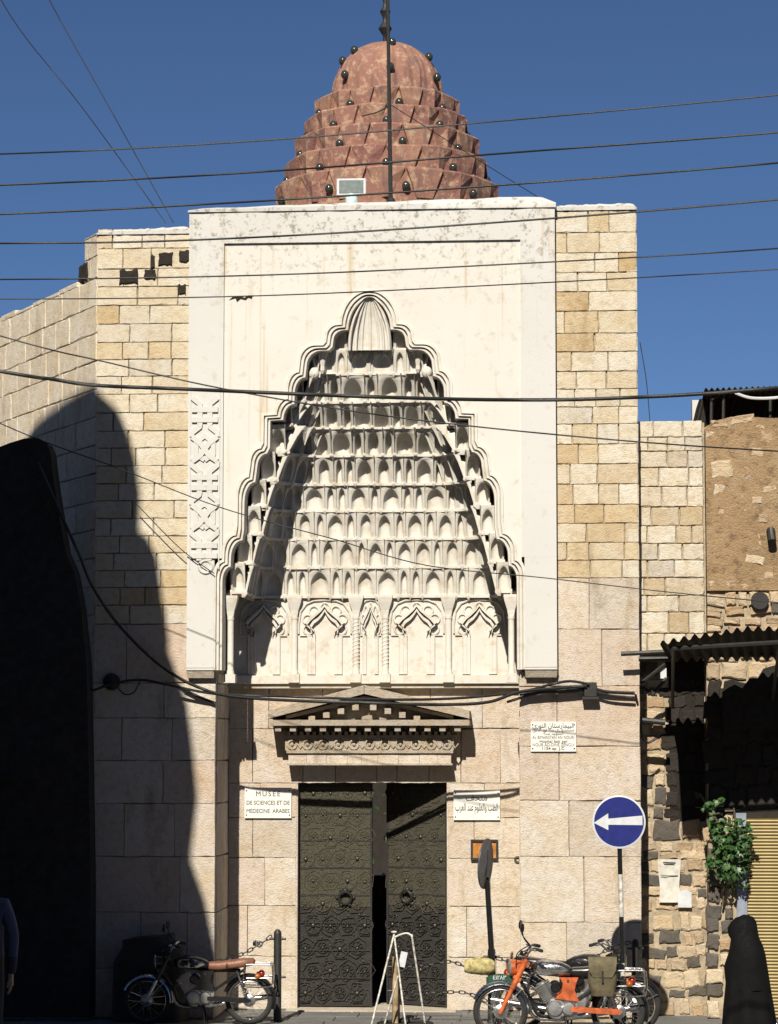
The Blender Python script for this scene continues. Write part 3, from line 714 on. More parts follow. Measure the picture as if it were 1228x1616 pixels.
# lintel of coloured voussoirs
us = [455, 484, 515, 548, 570, 596, 629, 662, 690, 712]
for i in range(len(us) - 1): pbox(us[i] + 0.2, us[i + 1] - 0.2, 1189, 1206, 0.93 - 0.003 * (i % 2), REC + 0.02, 'lintel_stone', M['stone_big'], PED)
pbox(452, 715, 1184, 1188.6, 0.90, REC + 0.021, 'fillet', M['stone_worn'], PED)
pbox(453, 714, 1204.6, 1207.6, 0.91, REC + 0.0215, 'fillet', M['stone_worn'], PED)
fz = pbox(450, 716, 1166, 1184, 0.92, REC + 0.022, 'frieze', M['stone_worn'], PED)
for k in range(11):
    x = XX(461 + k * 24.4, 1175, 0.9); z = ZZ(1175, 0.9); m = MB()
    m.torus((x, 0.915, z), 0.052, 0.017, (0, 1, 0), 14, 5); m.sphere((x, 0.915, z), 0.022, 8, 6)
    m.tube([Vector((x + 0.05, 0.915, z + 0.03)), Vector((x + 0.10, 0.91, z - 0.04)), Vector((x + 0.14, 0.915, z + 0.01))], 0.013, 5); m.build('carved_scroll', M['stone_worn'], PED, 50)
pbox(446, 720, 1160, 1166, 0.90, REC + 0.023, 'fillet', M['stone_worn'], PED)
bed = pbox(452, 714, 1145.2, 1160, 0.98, REC + 0.024, 'bed_mould', M['stone_worn'], PED)
for k in range(13): pbox(434 + k * 23.6, 434 + k * 23.6 + 9.5, 1145.2, 1154, 0.74, 0.985, 'dentil', M['stone_worn'], PED)
for k in range(26): pbox(453 + k * 10.1, 453 + k * 10.1 + 5.2, 1154.5, 1159.9, 0.88, 0.985, 'dentil', M['stone_worn'], PED)
# raking cornices
def rake(u0, v0, u1, v1, th, y0, y1, name):
    a_ = W(u0, v0, 0.72); b_ = W(u1, v1, 0.72); d = (b_ - a_).normalized(); n = Vector((-d.z, 0, d.x)); n = n if n.z > 0 else -n
    m = MB(); m.prism([Vector((a_.x, 0, a_.z)), Vector((b_.x, 0, b_.z)), Vector((b_.x, 0, b_.z)) + Vector((0, 0, th)), Vector((a_.x, 0, a_.z)) + Vector((0, 0, th * 0.9))], (0, y0, 0), (0, y1, 0))
    return m.build(name, M['stone_worn'], PED)
rake(424, 1134, 574.6, 1095, 0.105, 0.69, REC + 0.025, 'raking_cornice'); rake(741, 1134, 575.4, 1095, 0.105, 0.69, REC + 0.026, 'raking_cornice')
rake(450, 1134.5, 574.6, 1104, 0.045, 0.80, REC + 0.027, 'raking_fillet'); rake(715, 1134.5, 575.4, 1104, 0.045, 0.80, REC + 0.028, 'raking_fillet')
tym = MB(); tym.prism([W(430, 1135.5, 0.9), W(735, 1135.5, 0.9), W(575, 1097, 0.9)], (0, 0.08, 0), (0, 0.24, 0)); tym.build('tympanum', M['stone_worn'], PED)
for sx in (-1, 1):
    for k in range(5):
        u = 575 + sx * (14 + k * 23); v = 1104 + (14 + k * 23) * 0.262 + 4
        pbox(u - 5, u + 5, v, v + 9, 0.80, 0.99, 'dentil', M['stone_worn'], PED)
# ---- bronze doors
def bronze(name, lo, hi):
    t = NT(name); p = t.objco(); a_ = t.noise(p, 6, 6, 0.7)
    vo = t.node('ShaderNodeTexVoronoi', feature='DISTANCE_TO_EDGE'); mp = t.node('ShaderNodeMapping'); mp.inputs['Scale'].default_value = (34, 34, 34); t.link(p, mp.inputs[0]); t.link(mp.outputs[0], vo.inputs['Vector'])
    v2 = t.noise(p, 120, 3)
    c = t.ramp(a_, [(0.3, lo), (0.7, hi)]); c = t.mix(t.ramp(vo.outputs['Distance'], [(0.04, 0.8), (0.14, 0.0)]), c, tuple(min(1, x * 1.9) for x in hi))
    c = t.mix(t.ramp(v2, [(0.3, 0.7), (0.45, 0.0)]), c, tuple(x * 0.35 for x in lo))
    t.col(c); t.bump(t.mix(0.4, vo.outputs['Distance'], v2), 0.9, 0.012); return t.done(0.55, 0.35)
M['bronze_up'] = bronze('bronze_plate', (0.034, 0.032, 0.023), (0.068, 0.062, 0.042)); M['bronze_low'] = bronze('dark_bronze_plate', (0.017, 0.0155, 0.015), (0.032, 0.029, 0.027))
M['brass'] = simple('brass_boss', (0.085, 0.078, 0.055), 0.4, 0.6, 0.4, 30)
boss_me = MB().sphere((0, 0, 0), 0.026, 10, 6, (1, 0.8, 1)).mesh('boss', M['brass'], 60)
star = MB()
for k in range(8):
    a_ = k * math.pi / 4; star.box((math.cos(a_) * 0.052, 0, math.sin(a_) * 0.052), (0.05, 0.014, 0.012), Matrix.Rotation(-a_, 3, 'Y'))
star.torus((0, 0, 0), 0.078, 0.007, (0, 1, 0), 16, 5); star_me = star.mesh('star', M['bronze_up'])
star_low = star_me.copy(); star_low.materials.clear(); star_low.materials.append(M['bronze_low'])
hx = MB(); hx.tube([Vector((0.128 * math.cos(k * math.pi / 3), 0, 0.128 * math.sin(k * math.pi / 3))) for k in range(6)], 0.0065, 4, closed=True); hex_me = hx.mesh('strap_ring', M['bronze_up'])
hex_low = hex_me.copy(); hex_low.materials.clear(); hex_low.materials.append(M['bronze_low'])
YLEAF = 1.30
LW = XX(588, 1400, YLEAF) - DL - 0.012; ZD0, ZD1 = 0.03, ZZ(1195, REC)
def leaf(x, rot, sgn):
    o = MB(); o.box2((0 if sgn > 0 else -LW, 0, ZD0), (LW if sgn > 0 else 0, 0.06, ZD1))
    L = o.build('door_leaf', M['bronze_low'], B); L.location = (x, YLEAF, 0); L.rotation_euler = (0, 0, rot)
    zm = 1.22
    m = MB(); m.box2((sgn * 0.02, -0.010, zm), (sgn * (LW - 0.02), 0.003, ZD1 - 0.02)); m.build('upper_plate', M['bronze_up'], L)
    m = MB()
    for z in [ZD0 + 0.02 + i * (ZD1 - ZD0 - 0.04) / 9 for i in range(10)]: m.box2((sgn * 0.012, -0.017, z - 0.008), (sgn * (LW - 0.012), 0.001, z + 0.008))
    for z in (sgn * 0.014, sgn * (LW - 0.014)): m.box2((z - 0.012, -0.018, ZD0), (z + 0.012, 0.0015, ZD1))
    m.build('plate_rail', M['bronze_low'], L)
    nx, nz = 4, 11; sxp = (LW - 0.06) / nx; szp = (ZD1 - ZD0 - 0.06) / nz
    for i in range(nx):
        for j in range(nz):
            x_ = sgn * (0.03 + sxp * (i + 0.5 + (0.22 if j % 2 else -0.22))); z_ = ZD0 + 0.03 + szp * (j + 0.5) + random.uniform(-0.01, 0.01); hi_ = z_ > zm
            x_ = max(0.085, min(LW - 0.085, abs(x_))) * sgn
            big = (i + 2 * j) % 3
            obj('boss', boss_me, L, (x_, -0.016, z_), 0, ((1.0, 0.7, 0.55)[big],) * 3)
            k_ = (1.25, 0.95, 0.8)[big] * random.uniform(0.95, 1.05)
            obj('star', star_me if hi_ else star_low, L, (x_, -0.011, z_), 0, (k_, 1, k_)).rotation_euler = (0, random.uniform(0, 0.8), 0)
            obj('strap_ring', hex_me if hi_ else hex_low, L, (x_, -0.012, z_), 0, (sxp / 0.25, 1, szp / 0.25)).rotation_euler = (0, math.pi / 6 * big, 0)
            for k in range(3):
                a_ = random.uniform(0, 6.28); qx = x_ + 0.125 * math.cos(a_); qz = z_ + 0.125 * math.sin(a_)
                if 0.03 < abs(qx) < LW - 0.03 and ZD0 + 0.05 < qz < ZD1 - 0.05: obj('boss', boss_me, L, (qx, -0.010, qz), 0, (0.42,) * 3)
    kz = 1.33; kx = sgn * LW * 0.64
    m = MB(); m.torus((kx, -0.05, kz), 0.075, 0.018, (0, 1, 0.25), 18, 6); m.sphere((kx, -0.03, kz + 0.085), 0.035, 10, 6)
    for k in range(6):
        a_ = k * math.pi / 3; m.sphere((kx + 0.10 * math.cos(a_), -0.02, kz + 0.10 * math.sin(a_)), 0.022, 8, 5)
    m.build('knocker', M['iron'], L, 50)
    return L
leaf(DL + 0.008, 0, 1)
leaf(DR - 0.008, R(-31), -1)
cw = MB(); cw.box2((-9, 22.5, -0.1), (9, 22.9, 7)); cw.build('courtyard_wall', M['near_black'], B)  # coloured near-black so the sunlit wall passes for a dark interior
sl = MB(); sl.box2((DL - 0.1, REC - 0.25, -0.1), (DR + 0.1, 1.9, 0.026)); sl.build('threshold', M['stone_grey'], B)

# ================================================================== dome
YDM = 4.6
dc = W(611, 200, YDM); DXc, SD = dc.x, XX(711, 200, YDM) - XX(611, 200, YDM)  # metres for 100 px
pxm = SD / 100
dz = lambda py: ZZ(py, YDM, 611)
dom = MB(); dom.lathe([(1.5, 8.3), (169 * pxm, dz(360)), (169 * pxm, dz(302)), (154 * pxm, dz(301)), (154 * pxm, dz(264)), (138.5 * pxm, dz(263)), (138.5 * pxm, dz(228)), (122.5 * pxm, dz(227)), (122.5 * pxm, dz(195)), (107.5 * pxm, dz(194)), (107.5 * pxm, dz(165)), (60 * pxm, dz(164))], (DXc, YDM, 0), (0, 0, 1), 40)
DOME = dom.build('dome', M['dome'], B, 40)
facet = MB()   # unit block: z 0..1, wide flat top, tapering foot; x along the rim, y inward
facet.loft([[Vector((-0.22, 0.015, 0)), Vector((0.22, 0.015, 0)), Vector((0.2, 0.5, 0)), Vector((-0.2, 0.5, 0))],
            [Vector((-0.36, -0.005, 0.5)), Vector((0.36, -0.005, 0.5)), Vector((0.32, 0.5, 0.45)), Vector((-0.32, 0.5, 0.45))],
            [Vector((-0.485, 0.0, 0.93)), Vector((0.485, 0.0, 0.93)), Vector((0.48, 0.5, 0.93)), Vector((-0.48, 0.5, 0.93))],
            [Vector((-0.47, 0.025, 1.0)), Vector((0.47, 0.025, 1.0)), Vector((0.46, 0.5, 1.0)), Vector((-0.46, 0.5, 1.0))]])
facet_me = facet.mesh('dome_facet', M['dome'])
fac2 = MB()   # folded variant with an arris down the middle
fac2.loft([[Vector((-0.18, 0.06, 0)), Vector((0, -0.02, 0)), Vector((0.18, 0.06, 0)), Vector((0.2, 0.5, 0)), Vector((-0.2, 0.5, 0))],
            [Vector((-0.33, 0.05, 0.5)), Vector((0, -0.045, 0.5)), Vector((0.33, 0.05, 0.5)), Vector((0.32, 0.5, 0.5)), Vector((-0.32, 0.5, 0.5))],
            [Vector((-0.485, 0.02, 0.94)), Vector((0, -0.055, 0.94)), Vector((0.485, 0.02, 0.94)), Vector((0.48, 0.5, 0.94)), Vector((-0.48, 0.5, 0.94))],
            [Vector((-0.47, 0.04, 1.0)), Vector((0, -0.03, 1.0)), Vector((0.47, 0.04, 1.0)), Vector((0.46, 0.5, 1.0)), Vector((-0.46, 0.5, 1.0))]])
fac2_me = fac2.mesh('dome_facet', M['dome'])
tiers = [(163, 203, 111), (193, 236, 126), (226, 272, 142), (262, 308, 157), (300, 346, 172)]
knob_me = MB().sphere((0, 0, 0), 0.055, 12, 8, (1, 1, 1.15)).mesh('dome_knob', simple('green_glazed_knob', (0.035, 0.04, 0.034), 0.18), 60)
for ti, (v0, v1, rp) in enumerate(tiers):
    rr = rp * pxm; n = 18; z1, z0 = dz(v0), dz(v1)
    for k in range(n):
        a_ = 2 * math.pi * (k + 0.5 * (ti % 2) + 0.18) / n - math.pi / 2
        fxy = Vector((DXc + math.cos(a_) * rr, YDM + math.sin(a_) * rr, 0)); w = 2 * rr * math.tan(math.pi / n)
        obj('dome_facet', fac2_me if (k + ti) % 2 == 0 else facet_me, DOME, (fxy.x, fxy.y, z0), a_ + math.pi / 2, (w * random.uniform(0.97, 1.0), 0.8, (z1 - z0) * random.uniform(0.98, 1.03)))
        if ti in (0, 1, 2, 3, 4) and math.sin(a_) < 0.3 and (k + ti) % 2 == 0:
            ak = a_ + math.pi / n; rk = rr * 1.0 + 0.012
            obj('dome_knob', knob_me, DOME, (DXc + math.cos(ak) * rk, YDM + math.sin(ak) * rk, z0 + 0.36 * (z1 - z0)))
cap = MB(); rows = []; r0 = 89 * pxm; zc0, zc1 = dz(164), dz(67)
for j in range(15):
    t = j / 14; row = []
    for i in range(144):
        th = 2 * math.pi * i / 144; fl = 0.034 * abs(math.sin(th * 11)) ** 0.7 * (1 - t) ** 0.25 + 0.008 * math.sin(th * 37)
        rr = r0 * max(0.0, 1 - t ** 2.5) ** 0.54 * (1 - fl * 1.6)
        row.append(Vector((DXc + max(rr, 0.02) * math.cos(th), YDM + max(rr, 0.02) * math.sin(th), zc0 + (zc1 - zc0) * t)))
    rows.append(row)
cap.loft(rows); cap.build('dome_cap', M['dome'], DOME, 60)
for (u, v) in ((551, 122), (622, 117), (690, 122), (563, 77), (677, 85), (622, 69), (514, 152), (545, 93)):
    dxp = (u - 611) * pxm; zz_ = dz(v + 12); t = min(0.99, max(0, (zz_ - zc0) / (zc1 - zc0))); rr = r0 * (1 - t ** 2.5) ** 0.54; dxp = max(-rr * 0.97, min(rr * 0.97, dxp))
    dy = math.sqrt(max(0.0, rr * rr - dxp * dxp)); nrm = Vector((dxp, -dy, 0.15 + t)).normalized()
    obj('dome_knob', knob_me, DOME, (DXc + dxp + nrm.x * 0.02, YDM - dy + nrm.y * 0.02, zz_ + 0.01))
fin = MB(); zt0 = zc1 - 0.03
fin.lathe([(0.035, zt0), (0.03, zt0 + 0.12), (0.045, zt0 + 0.14), (0.095, zt0 + 0.22), (0.045, zt0 + 0.30), (0.03, zt0 + 0.33), (0.04, zt0 + 0.39), (0.075, zt0 + 0.46), (0.035, zt0 + 0.53), (0.025, zt0 + 0.58), (0.05, zt0 + 0.66), (0.02, zt0 + 0.74), (0.012, zt0 + 1.0)], (XX(608, 40, YDM), YDM, 0), (0, 0, 1), 12)
fin.build('finial', M['iron'], DOME, 50)

# ================================================================== houses across the street (behind and beside the camera): the gabled one casts the big shadow on the left
def shadow_to(P, Y):
    t = (Y - P.y) / TO_SUN.y
    return P + TO_SUN * t
CY = -9.0
fp = Vector((XL, 0, 0))
sil = [shadow_to(Wp(u, v, fp, WN), CY) for (u, v) in ((36, 700), (52, 676), (78, 650), (110, 628), (148, 612))]
sil += [shadow_to(W(u, v), CY) for (u, v) in ((156, 618), (184, 650), (201, 690), (211, 730), (216, 775), (213, 818), (216, 838), (236, 846), (243, 885), (247, 930), (256, 955), (259, 985), (276, 1045), (291, 1110), (300, 1200), (296, 1290), (303, 1345), (318, 1425), (338, 1510), (346, 1606))]
sil = [Vector((p.x + random.uniform(-0.05, 0.05), CY, p.z + random.uniform(-0.03, 0.03))) for p in sil]
sil.append(Vector((sil[-1].x + 0.05, CY, -0.13)))
top_l = sil[0]
poly = [Vector((-24, CY, -0.13)), Vector((-24, CY, top_l.z - 0.6)), Vector((top_l.x - 0.4, CY, top_l.z - 0.25))] + sil
H1 = thing('gabled_house', 'tall plastered house with a ragged curved gable beyond the street edge', 'building', (-9, CY, -0.13))
m = MB(); m.prism([p - H1.location for p in poly], (0, -0.5, 0), (0, 0, 0)); m.build('gable_wall', M['mud'], H1)
m = MB(); m.box2((-24, CY - 10, -0.13), (top_l.x - 1.0, CY - 0.501, top_l.z - 2.0)); m.v = [tuple(Vector(p) - H1.location) for p in m.v]; m.build('house_body', M['mud'], H1)

HB = thing('unseen_row_house', 'unseen plastered row house added across the street to cut sky light', 'building', (8, -40, -0.13))  # out of view, added behind the camera to block part of the sky
m = MB(); m.box2((-40, -6, 0), (40, 0, 17)); m.build('wall', M['mud'], HB)
for k in range(12):
    for j in range(4):
        m = MB(); m.box2((-38 + k * 6.4, -0.01, 2 + j * 3.8), (-36.4 + k * 6.4, 0.06, 4.2 + j * 3.8)); m.build('window', M['iron'], HB)
# ================================================================== made-up dark house at the left edge, outline and colour imitating deep shade
LH = thing('shade_house', 'made-up near-black house standing in for the deep shade at the picture edge', 'house', (W(0, 1590, -0.6).x - 1, -0.6, 0))
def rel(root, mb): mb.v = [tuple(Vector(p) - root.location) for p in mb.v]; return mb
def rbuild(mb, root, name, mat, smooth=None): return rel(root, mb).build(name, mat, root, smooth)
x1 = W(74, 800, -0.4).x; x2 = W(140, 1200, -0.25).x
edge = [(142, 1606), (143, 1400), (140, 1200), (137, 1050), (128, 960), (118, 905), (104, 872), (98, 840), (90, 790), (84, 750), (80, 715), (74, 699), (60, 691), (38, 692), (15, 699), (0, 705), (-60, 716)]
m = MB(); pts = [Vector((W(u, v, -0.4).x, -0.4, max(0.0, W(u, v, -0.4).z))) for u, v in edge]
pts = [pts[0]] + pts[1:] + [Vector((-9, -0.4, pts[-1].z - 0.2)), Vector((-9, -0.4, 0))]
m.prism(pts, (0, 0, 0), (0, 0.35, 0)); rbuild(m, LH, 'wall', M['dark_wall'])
def lay_rel(root, *a, **k):
    n0 = set(root.children); lay(root, *a, **k)
    for o in root.children:
        if o not in n0: o.location = o.location - root.location
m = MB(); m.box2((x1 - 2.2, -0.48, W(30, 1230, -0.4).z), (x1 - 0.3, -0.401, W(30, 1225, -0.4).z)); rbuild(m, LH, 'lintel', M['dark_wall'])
m = MB(); m.box2((x1 - 1.6, -0.43, 0), (x1 - 0.6, -0.402, W(30, 1240, -0.4).z)); rbuild(m, LH, 'door', M['iron'])

# ================================================================== stone wall right of the hospital
YR, YU, YLO = 0.5, 0.30, 0.85
SW = thing('stone_wall', 'pale block wall joining the hospital tower to the mud plastered shop', 'wall', (XX(1058, 1300, YR), YR, 0))
xa, xb = XX(996, 800, YR) - 0.05, XX(1113, 800, YR)
ztw = ZZ(664, YR, 1058)
ztw = ZZ(664, YU, 1058); zlo = ZZ(1030, YU, 1058)
xa, xb = XX(996, 800, YU) - 0.05, XX(1113, 800, YU)
m = MB(); m.box2((xa - 0.3, YU + 0.03, zlo), (xb, YU + 0.9, ztw - 0.02)); m.box2((xa - 0.3, YLO + 0.012, -0.1), (xb, YLO + 0.35, zlo - 0.002)); rbuild(m, SW, 'wall_core', M['mortar'])
def lay_rel(root, *a, **k):
    n0 = set(root.children); lay(root, *a, **k)
    for o in root.children:
        if o not in n0: o.location = o.location - root.location
lay_rel(SW, Vector((0, YU, 0)), EX, xa, xb - 0.02, zlist([664, 690, 712, 738, 768, 800, 830, 858, 884, 912, 940, 966, 1000, 1030], YU, 1058), 0.18, 0.5, V_PALE, proud=0.012)
# rubble below
def rubble(root, x0, x1, z0, z1, Y, hmin, hmax, wmin, wmax, basalt=0.3, skip=None, near_black=None):
    z = z0
    while z < z1 - 0.04:
        h = min(random.uniform(hmin, hmax), z1 - z); x = x0 + random.uniform(-0.05, 0.0)
        while x < x1 - 0.03:
            w = min(random.uniform(wmin, wmax), x1 - x)
            if w > 0.03 and not (skip and skip(x + w / 2, z + h / 2)):
                vs = V_BAS if random.random() < basalt else V_RUB
                if near_black and near_black(x + w / 2, z + h / 2): vs = V_BLACK
                o = obj('stone', random.choice(vs), root, (x - root.location.x, Y - root.location.y - random.uniform(0, 0.02), z + random.uniform(-0.02, 0.02) - root.location.z), 0, (w * random.uniform(0.70, 0.97), 1, h * random.uniform(0.68, 0.97)))
                o.rotation_euler = (0, R(random.uniform(-9, 9)), 0)
            x += w
        z += h
AWNING_SHADE = lambda x, z: z > ZZ(1300, YR, 1100) and z < ZZ(1034, YR, 1100) and x > XX(1054, 1150, YR)  # stones turn near-black here to deepen the awning's cast shadow
rubble(SW, xa - 0.1, xb, 0.0, zlo, YLO, 0.10, 0.27, 0.10, 0.34, 0.22, near_black=AWNING_SHADE)

m = MB(); m.box2((XX(1056, 1150, YLO), YLO + 0.004, ZZ(1296, YLO, 1100)), (xb - 0.01, YLO + 0.011, ZZ(1034, YLO, 1100))); rbuild(m, SW, 'shade_backing', M['near_black'])  # near-black plate carries the awning's shade into the joints
# ================================================================== mud plastered shop
SH = thing('mud_plastered_shop', 'brown mud plastered shop with rubble band and yellow roller shutter', 'building', (XX(1180, 1300, YR), YR, 0))
sx0, sx1 = xb + 0.005, xb + 4.6
zsh = ZZ(660, YR, 1180)
XO0, XO1, ZO = XX(1179, 1400, YR), XX(1330, 1400, YR), ZZ(1283, YR, 1200)
m = MB()
n = 30; top = []
for i in range(n + 1):
    t = i / n; x = sx0 + (sx1 - sx0) * t; edge = max(0, 1 - i / 1.5) * 0.10
    top.append(Vector((x, YR - 0.02, zsh - edge + random.uniform(-0.015, 0.015))))
zrb = ZZ(932, YR, 1160)
m.prism([Vector((sx1, YR - 0.02, zrb)), Vector((sx0, YR - 0.02, zrb))][::-1] + top[::-1], (0, 0, 0), (0, 0.5, 0)); rbuild(m, SH, 'plaster_face', M['mud'])
m = MB(); m.box2((sx0, YR + 0.03, ZO + 0.01), (sx1, YR + 0.45, zrb - 0.002)); m.box2((sx0, YR + 0.031, -0.1), (XO0 - 0.12, YR + 0.45, ZO + 0.009)); m.box2((XO1, YR + 0.031, -0.1), (sx1, YR + 0.45, ZO + 0.009))
rbuild(m, SH, 'wall_core', M['mortar'])
m = MB(); m.box2((sx0, YR + 0.46, -0.1), (sx1, YR + 5, zsh - 0.3)); rbuild(m, SH, 'house_body', M['mud'])
rubble(SH, sx0, sx0 + 1.9, ZZ(1040, YR, 1160), zrb, YR, 0.10, 0.20, 0.12, 0.30, 0.02)
rubble(SH, sx0, sx0 + 1.9, ZZ(1275, YR, 1160), ZZ(1040, YR, 1160), YR, 0.18, 0.30, 0.16, 0.36, 0.1, near_black=lambda x, z: z < ZZ(1088, YR, 1160))  # lower stones near-black, the awning's shade put into their colour
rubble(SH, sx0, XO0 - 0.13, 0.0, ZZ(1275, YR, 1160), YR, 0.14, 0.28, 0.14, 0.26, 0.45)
m = MB(); m.box2((sx0 + 0.01, YR + 0.012, ZZ(1290, YR, 1160)), (sx0 + 1.9, YR + 0.029, ZZ(1086, YR, 1160))); rbuild(m, SH, 'shade_backing', M['near_black'])  # dark plate behind the stones, painted shade of the awning
# stones showing through the plaster
SP = [(1140, 742, 0.26, 0.20), (1136, 772, 0.16, 0.14), (1187, 745, 0.18, 0.12), (1205, 850, 0.15, 0.15), (1162, 918, 0.24, 0.15), (1195, 790, 0.12, 0.08), (1210, 690, 0.14, 0.14), (1172, 664, 0.28, 0.10), (1205, 668, 0.2, 0.12), (1135, 668, 0.2, 0.08), (1190, 880, 0.22, 0.10), (1205, 818, 0.12, 0.10)]
SP += [(random.uniform(1120, 1222), random.choice((690, 720, 770, 800, 900, 912, 925)) + random.uniform(-8, 8), random.uniform(0.05, 0.16), random.uniform(0.04, 0.09)) for _ in range(16)]
for (u, v, w, h) in SP:
    p = W(u, v, YR - 0.03); o = obj('stone', random.choice(V_RUB), SH, tuple(Vector((p.x - w / 2, YR - 0.020 - random.uniform(0.0, 0.006), p.z - h / 2)) - SH.location), 0, (w, 1, h)); o.rotation_euler = (R(random.uniform(-4, 4)), R(random.uniform(-12, 12)), R(random.uniform(-5, 5)))
m = MB(); p = W(1199, 948, YR - 0.04); m.lathe([(0.10, 0), (0.105, 0.02), (0.10, 0.05), (0.02, 0.05)], (p.x, YR - 0.035, p.z), (0, -1, 0), 20); rbuild(m, SH, 'flue_plate', M['iron'])
p = W(1216, 838, YR - 0.04); m = MB(); m.tube([(p.x, YR + 0.02, p.z), (p.x, YR - 0.12, p.z), (p.x + 0.01, YR - 0.15, p.z - 0.12)], 0.05, 10); rbuild(m, SH, 'spout', M['iron'])
# roller shutter: every slat a piece
M['shutter'] = simple('yellowed_shutter', (0.42, 0.335, 0.165), 0.55, 0.0, 0.2, 6)
SHT = MB(); SHT.box2((XO0, YR + 0.05, -0.02), (XO1, YR + 0.06, ZO)); SHT = rbuild(SHT, SH, 'roller_shutter', M['iron'])
prof = MB(); rings = []
for xx in (0.0, 1.0): rings.append([Vector((xx, 0.0 - 0.028 * math.sin(math.pi * t), t)) for t in (0, 0.15, 0.35, 0.6, 0.85)] + [Vector((xx, 0.012, 0.86)), Vector((xx, 0.012, 0.0))])
prof.loft(rings); slat_me = prof.mesh('slat', M['shutter'], 50)
ns = 62; hs = ZO / ns
for k in range(ns): obj('slat', slat_me, SHT, tuple(Vector((XO0 + 0.004, YR + 0.045, k * hs + 0.004)) - SH.location), 0, (XO1 - XO0 - 0.008, 1, hs))
m = MB(); m.box2((XO0 - 0.12, YR - 0.03, 0), (XO0 - 0.001, YR + 0.06, ZO)); rbuild(m, SH, 'door_post', simple('pale_blue_paint', (0.24, 0.27, 0.34), 0.5, 0, 0.3, 8))

# ================================================================== shed on the shop roof
def corrugated(mb, A, Bv, Cv, waves, amp, sub=6, thick=0.01):
    """sheet from A along Bv (across the waves) and Cv (along them)"""
    nrm = Bv.cross(Cv).normalized(); nu = waves * sub
    up = [[A + Bv * (i / nu) + Cv * t + nrm * (amp * math.sin(2 * math.pi * i / sub)) for i in range(nu + 1)] for t in (0, 1)]
    dn = [[p - nrm * thick for p in r] for r in up]
    mb.loft([up[0], up[1], dn[1], dn[0], up[0]], cap=False, closed=False)
    return mb
SHED = thing('rooftop_shed', 'dark corrugated iron shed on top of the mud plastered shop', 'shed', tuple(W(1160, 655, 1.3)))
A = W(1112, 614, 0.9); E = W(1112, 614, 2.9)
m = MB(); corrugated(m, Vector((A.x, 0.9, A.z)), Vector((2.9, 0, 0.06)), Vector((0, 2.2, -0.12)), 42, 0.018); rbuild(m, SHED, 'roof_sheet', M['rust'], 60)
a0 = W(1112, 618, 1.0); b0 = W(1097, 662, 1.0); zb0 = b0.z - 0.1
m = MB(); corrugated(m, Vector((b0.x, 1.5, zb0)), Vector((2.8, 0, 0)), Vector((0.10, 0, a0.z - zb0 - 0.02)), 36, 0.015); rbuild(m, SHED, 'wall_sheet', M['rust'], 60)
m = MB(); corrugated(m, Vector((b0.x, 1.52, zb0)), Vector((0, 1.2, 0)), Vector((0.10, 0, a0.z - zb0 - 0.02)), 14, 0.015); rbuild(m, SHED, 'wall_sheet', M['rust'], 60)
for u in (1122, 1141, 1215):
    q = W(u, 640, 1.05); m = MB(); m.tube([(q.x, 1.05, zb0), (q.x + 0.01, 1.05, a0.z)], 0.02, 6); rbuild(m, SHED, 'post', M['iron'])
m = MB(); q = W(1122, 632, 1.03); q2 = W(1140, 620, 1.03); m.tube([q, q2], 0.014, 6); rbuild(m, SHED, 'brace', M['iron'])
m = MB(); m.tube(smooth_path([W(1160, 620, 0.85), W(1185, 628, 0.85), W(1222, 628, 0.85), W(1260, 622, 0.85)]), 0.018, 6); rbuild(m, SHED, 'pale_pipe', M['sign_grey'])
wm = MB(); c0 = W(1098, 640, 2.6); wm.box((c0.x + 0.0, 2.6, c0.z - 0.4), (0.10, 0.3, 0.9)); tag(wm.build('chimney_block', M['plaster_band']), 'small white chimney block behind the rooftop shed', 'chimney')

# ================================================================== corrugated awning
AF, AB = -1.75, 0.02
AW = thing('corrugated_awning', 'black corrugated awning sagging above the vine and shutter', 'awning', tuple(W(1130, 1040, 0.0)))
fl = W(1042, 1016, AF); fr_ = W(1180, 992, AF); bl = W(1056, 1040, AB); L_ = 3.1
m = MB(); nu = 150; rows = []
for t in (0, 0.5, 1.0):
    row = []
    for i in range(nu + 1):
        s_ = i / nu; x = fl.x + (bl.x - fl.x) * t + s_ * L_
        z0_ = fl.z + (fr_.z - fl.z) * min(1, s_ * L_ / (fr_.x - fl.x)) ** 0.8 + 0.0 * s_; z1_ = bl.z + 0.02 * s_
        z = z0_ + (z1_ - z0_) * t + 0.030 * math.sin(s_ * L_ / 0.115 * 2 * math.pi)
        row.append(Vector((x, AF + (AB - AF) * t, z)))
    rows.append(row)
m.loft(rows, cap=False, closed=False); dn = [[p + Vector((0, 0, -0.012)) for p in r] for r in rows]; m.loft(dn, cap=False, closed=False)
rbuild(m, AW, 'sheet', M['rust'], 60)
for (pa, pb, rr) in ((W(980, 1032, -0.25), W(1062, 1028, -0.25), 0.026), (W(1008, 1040, -0.1), W(1062, 1040, -0.1), 0.03), (W(1008, 1136, 0.3), W(1050, 1140, 0.3), 0.035)):
    m = MB(); m.tube([pa, pb], rr, 8); rbuild(m, AW, 'rail', M['iron'])
for (pa, pb) in ((W(1056, 1034, -0.2), W(1056, 1034, -0.2) + Vector((3, 0, 0))), (Vector((fl.x + 0.1, AF + 0.1, fl.z - 0.05)), Vector((fl.x + 3, AF + 0.1, fr_.z - 0.05)))):
    m = MB(); m.tube([pa, pb], 0.025, 6); rbuild(m, AW, 'purlin', M['iron'])
for k in (0.05, 1.2, 2.4):
    m = MB(); m.tube([Vector((bl.x + k, YR, bl.z - 0.55)), Vector((fl.x + k + 0.1, AF + 0.15, fl.z - 0.03))], 0.02, 6); rbuild(m, AW, 'strut', M['iron'])
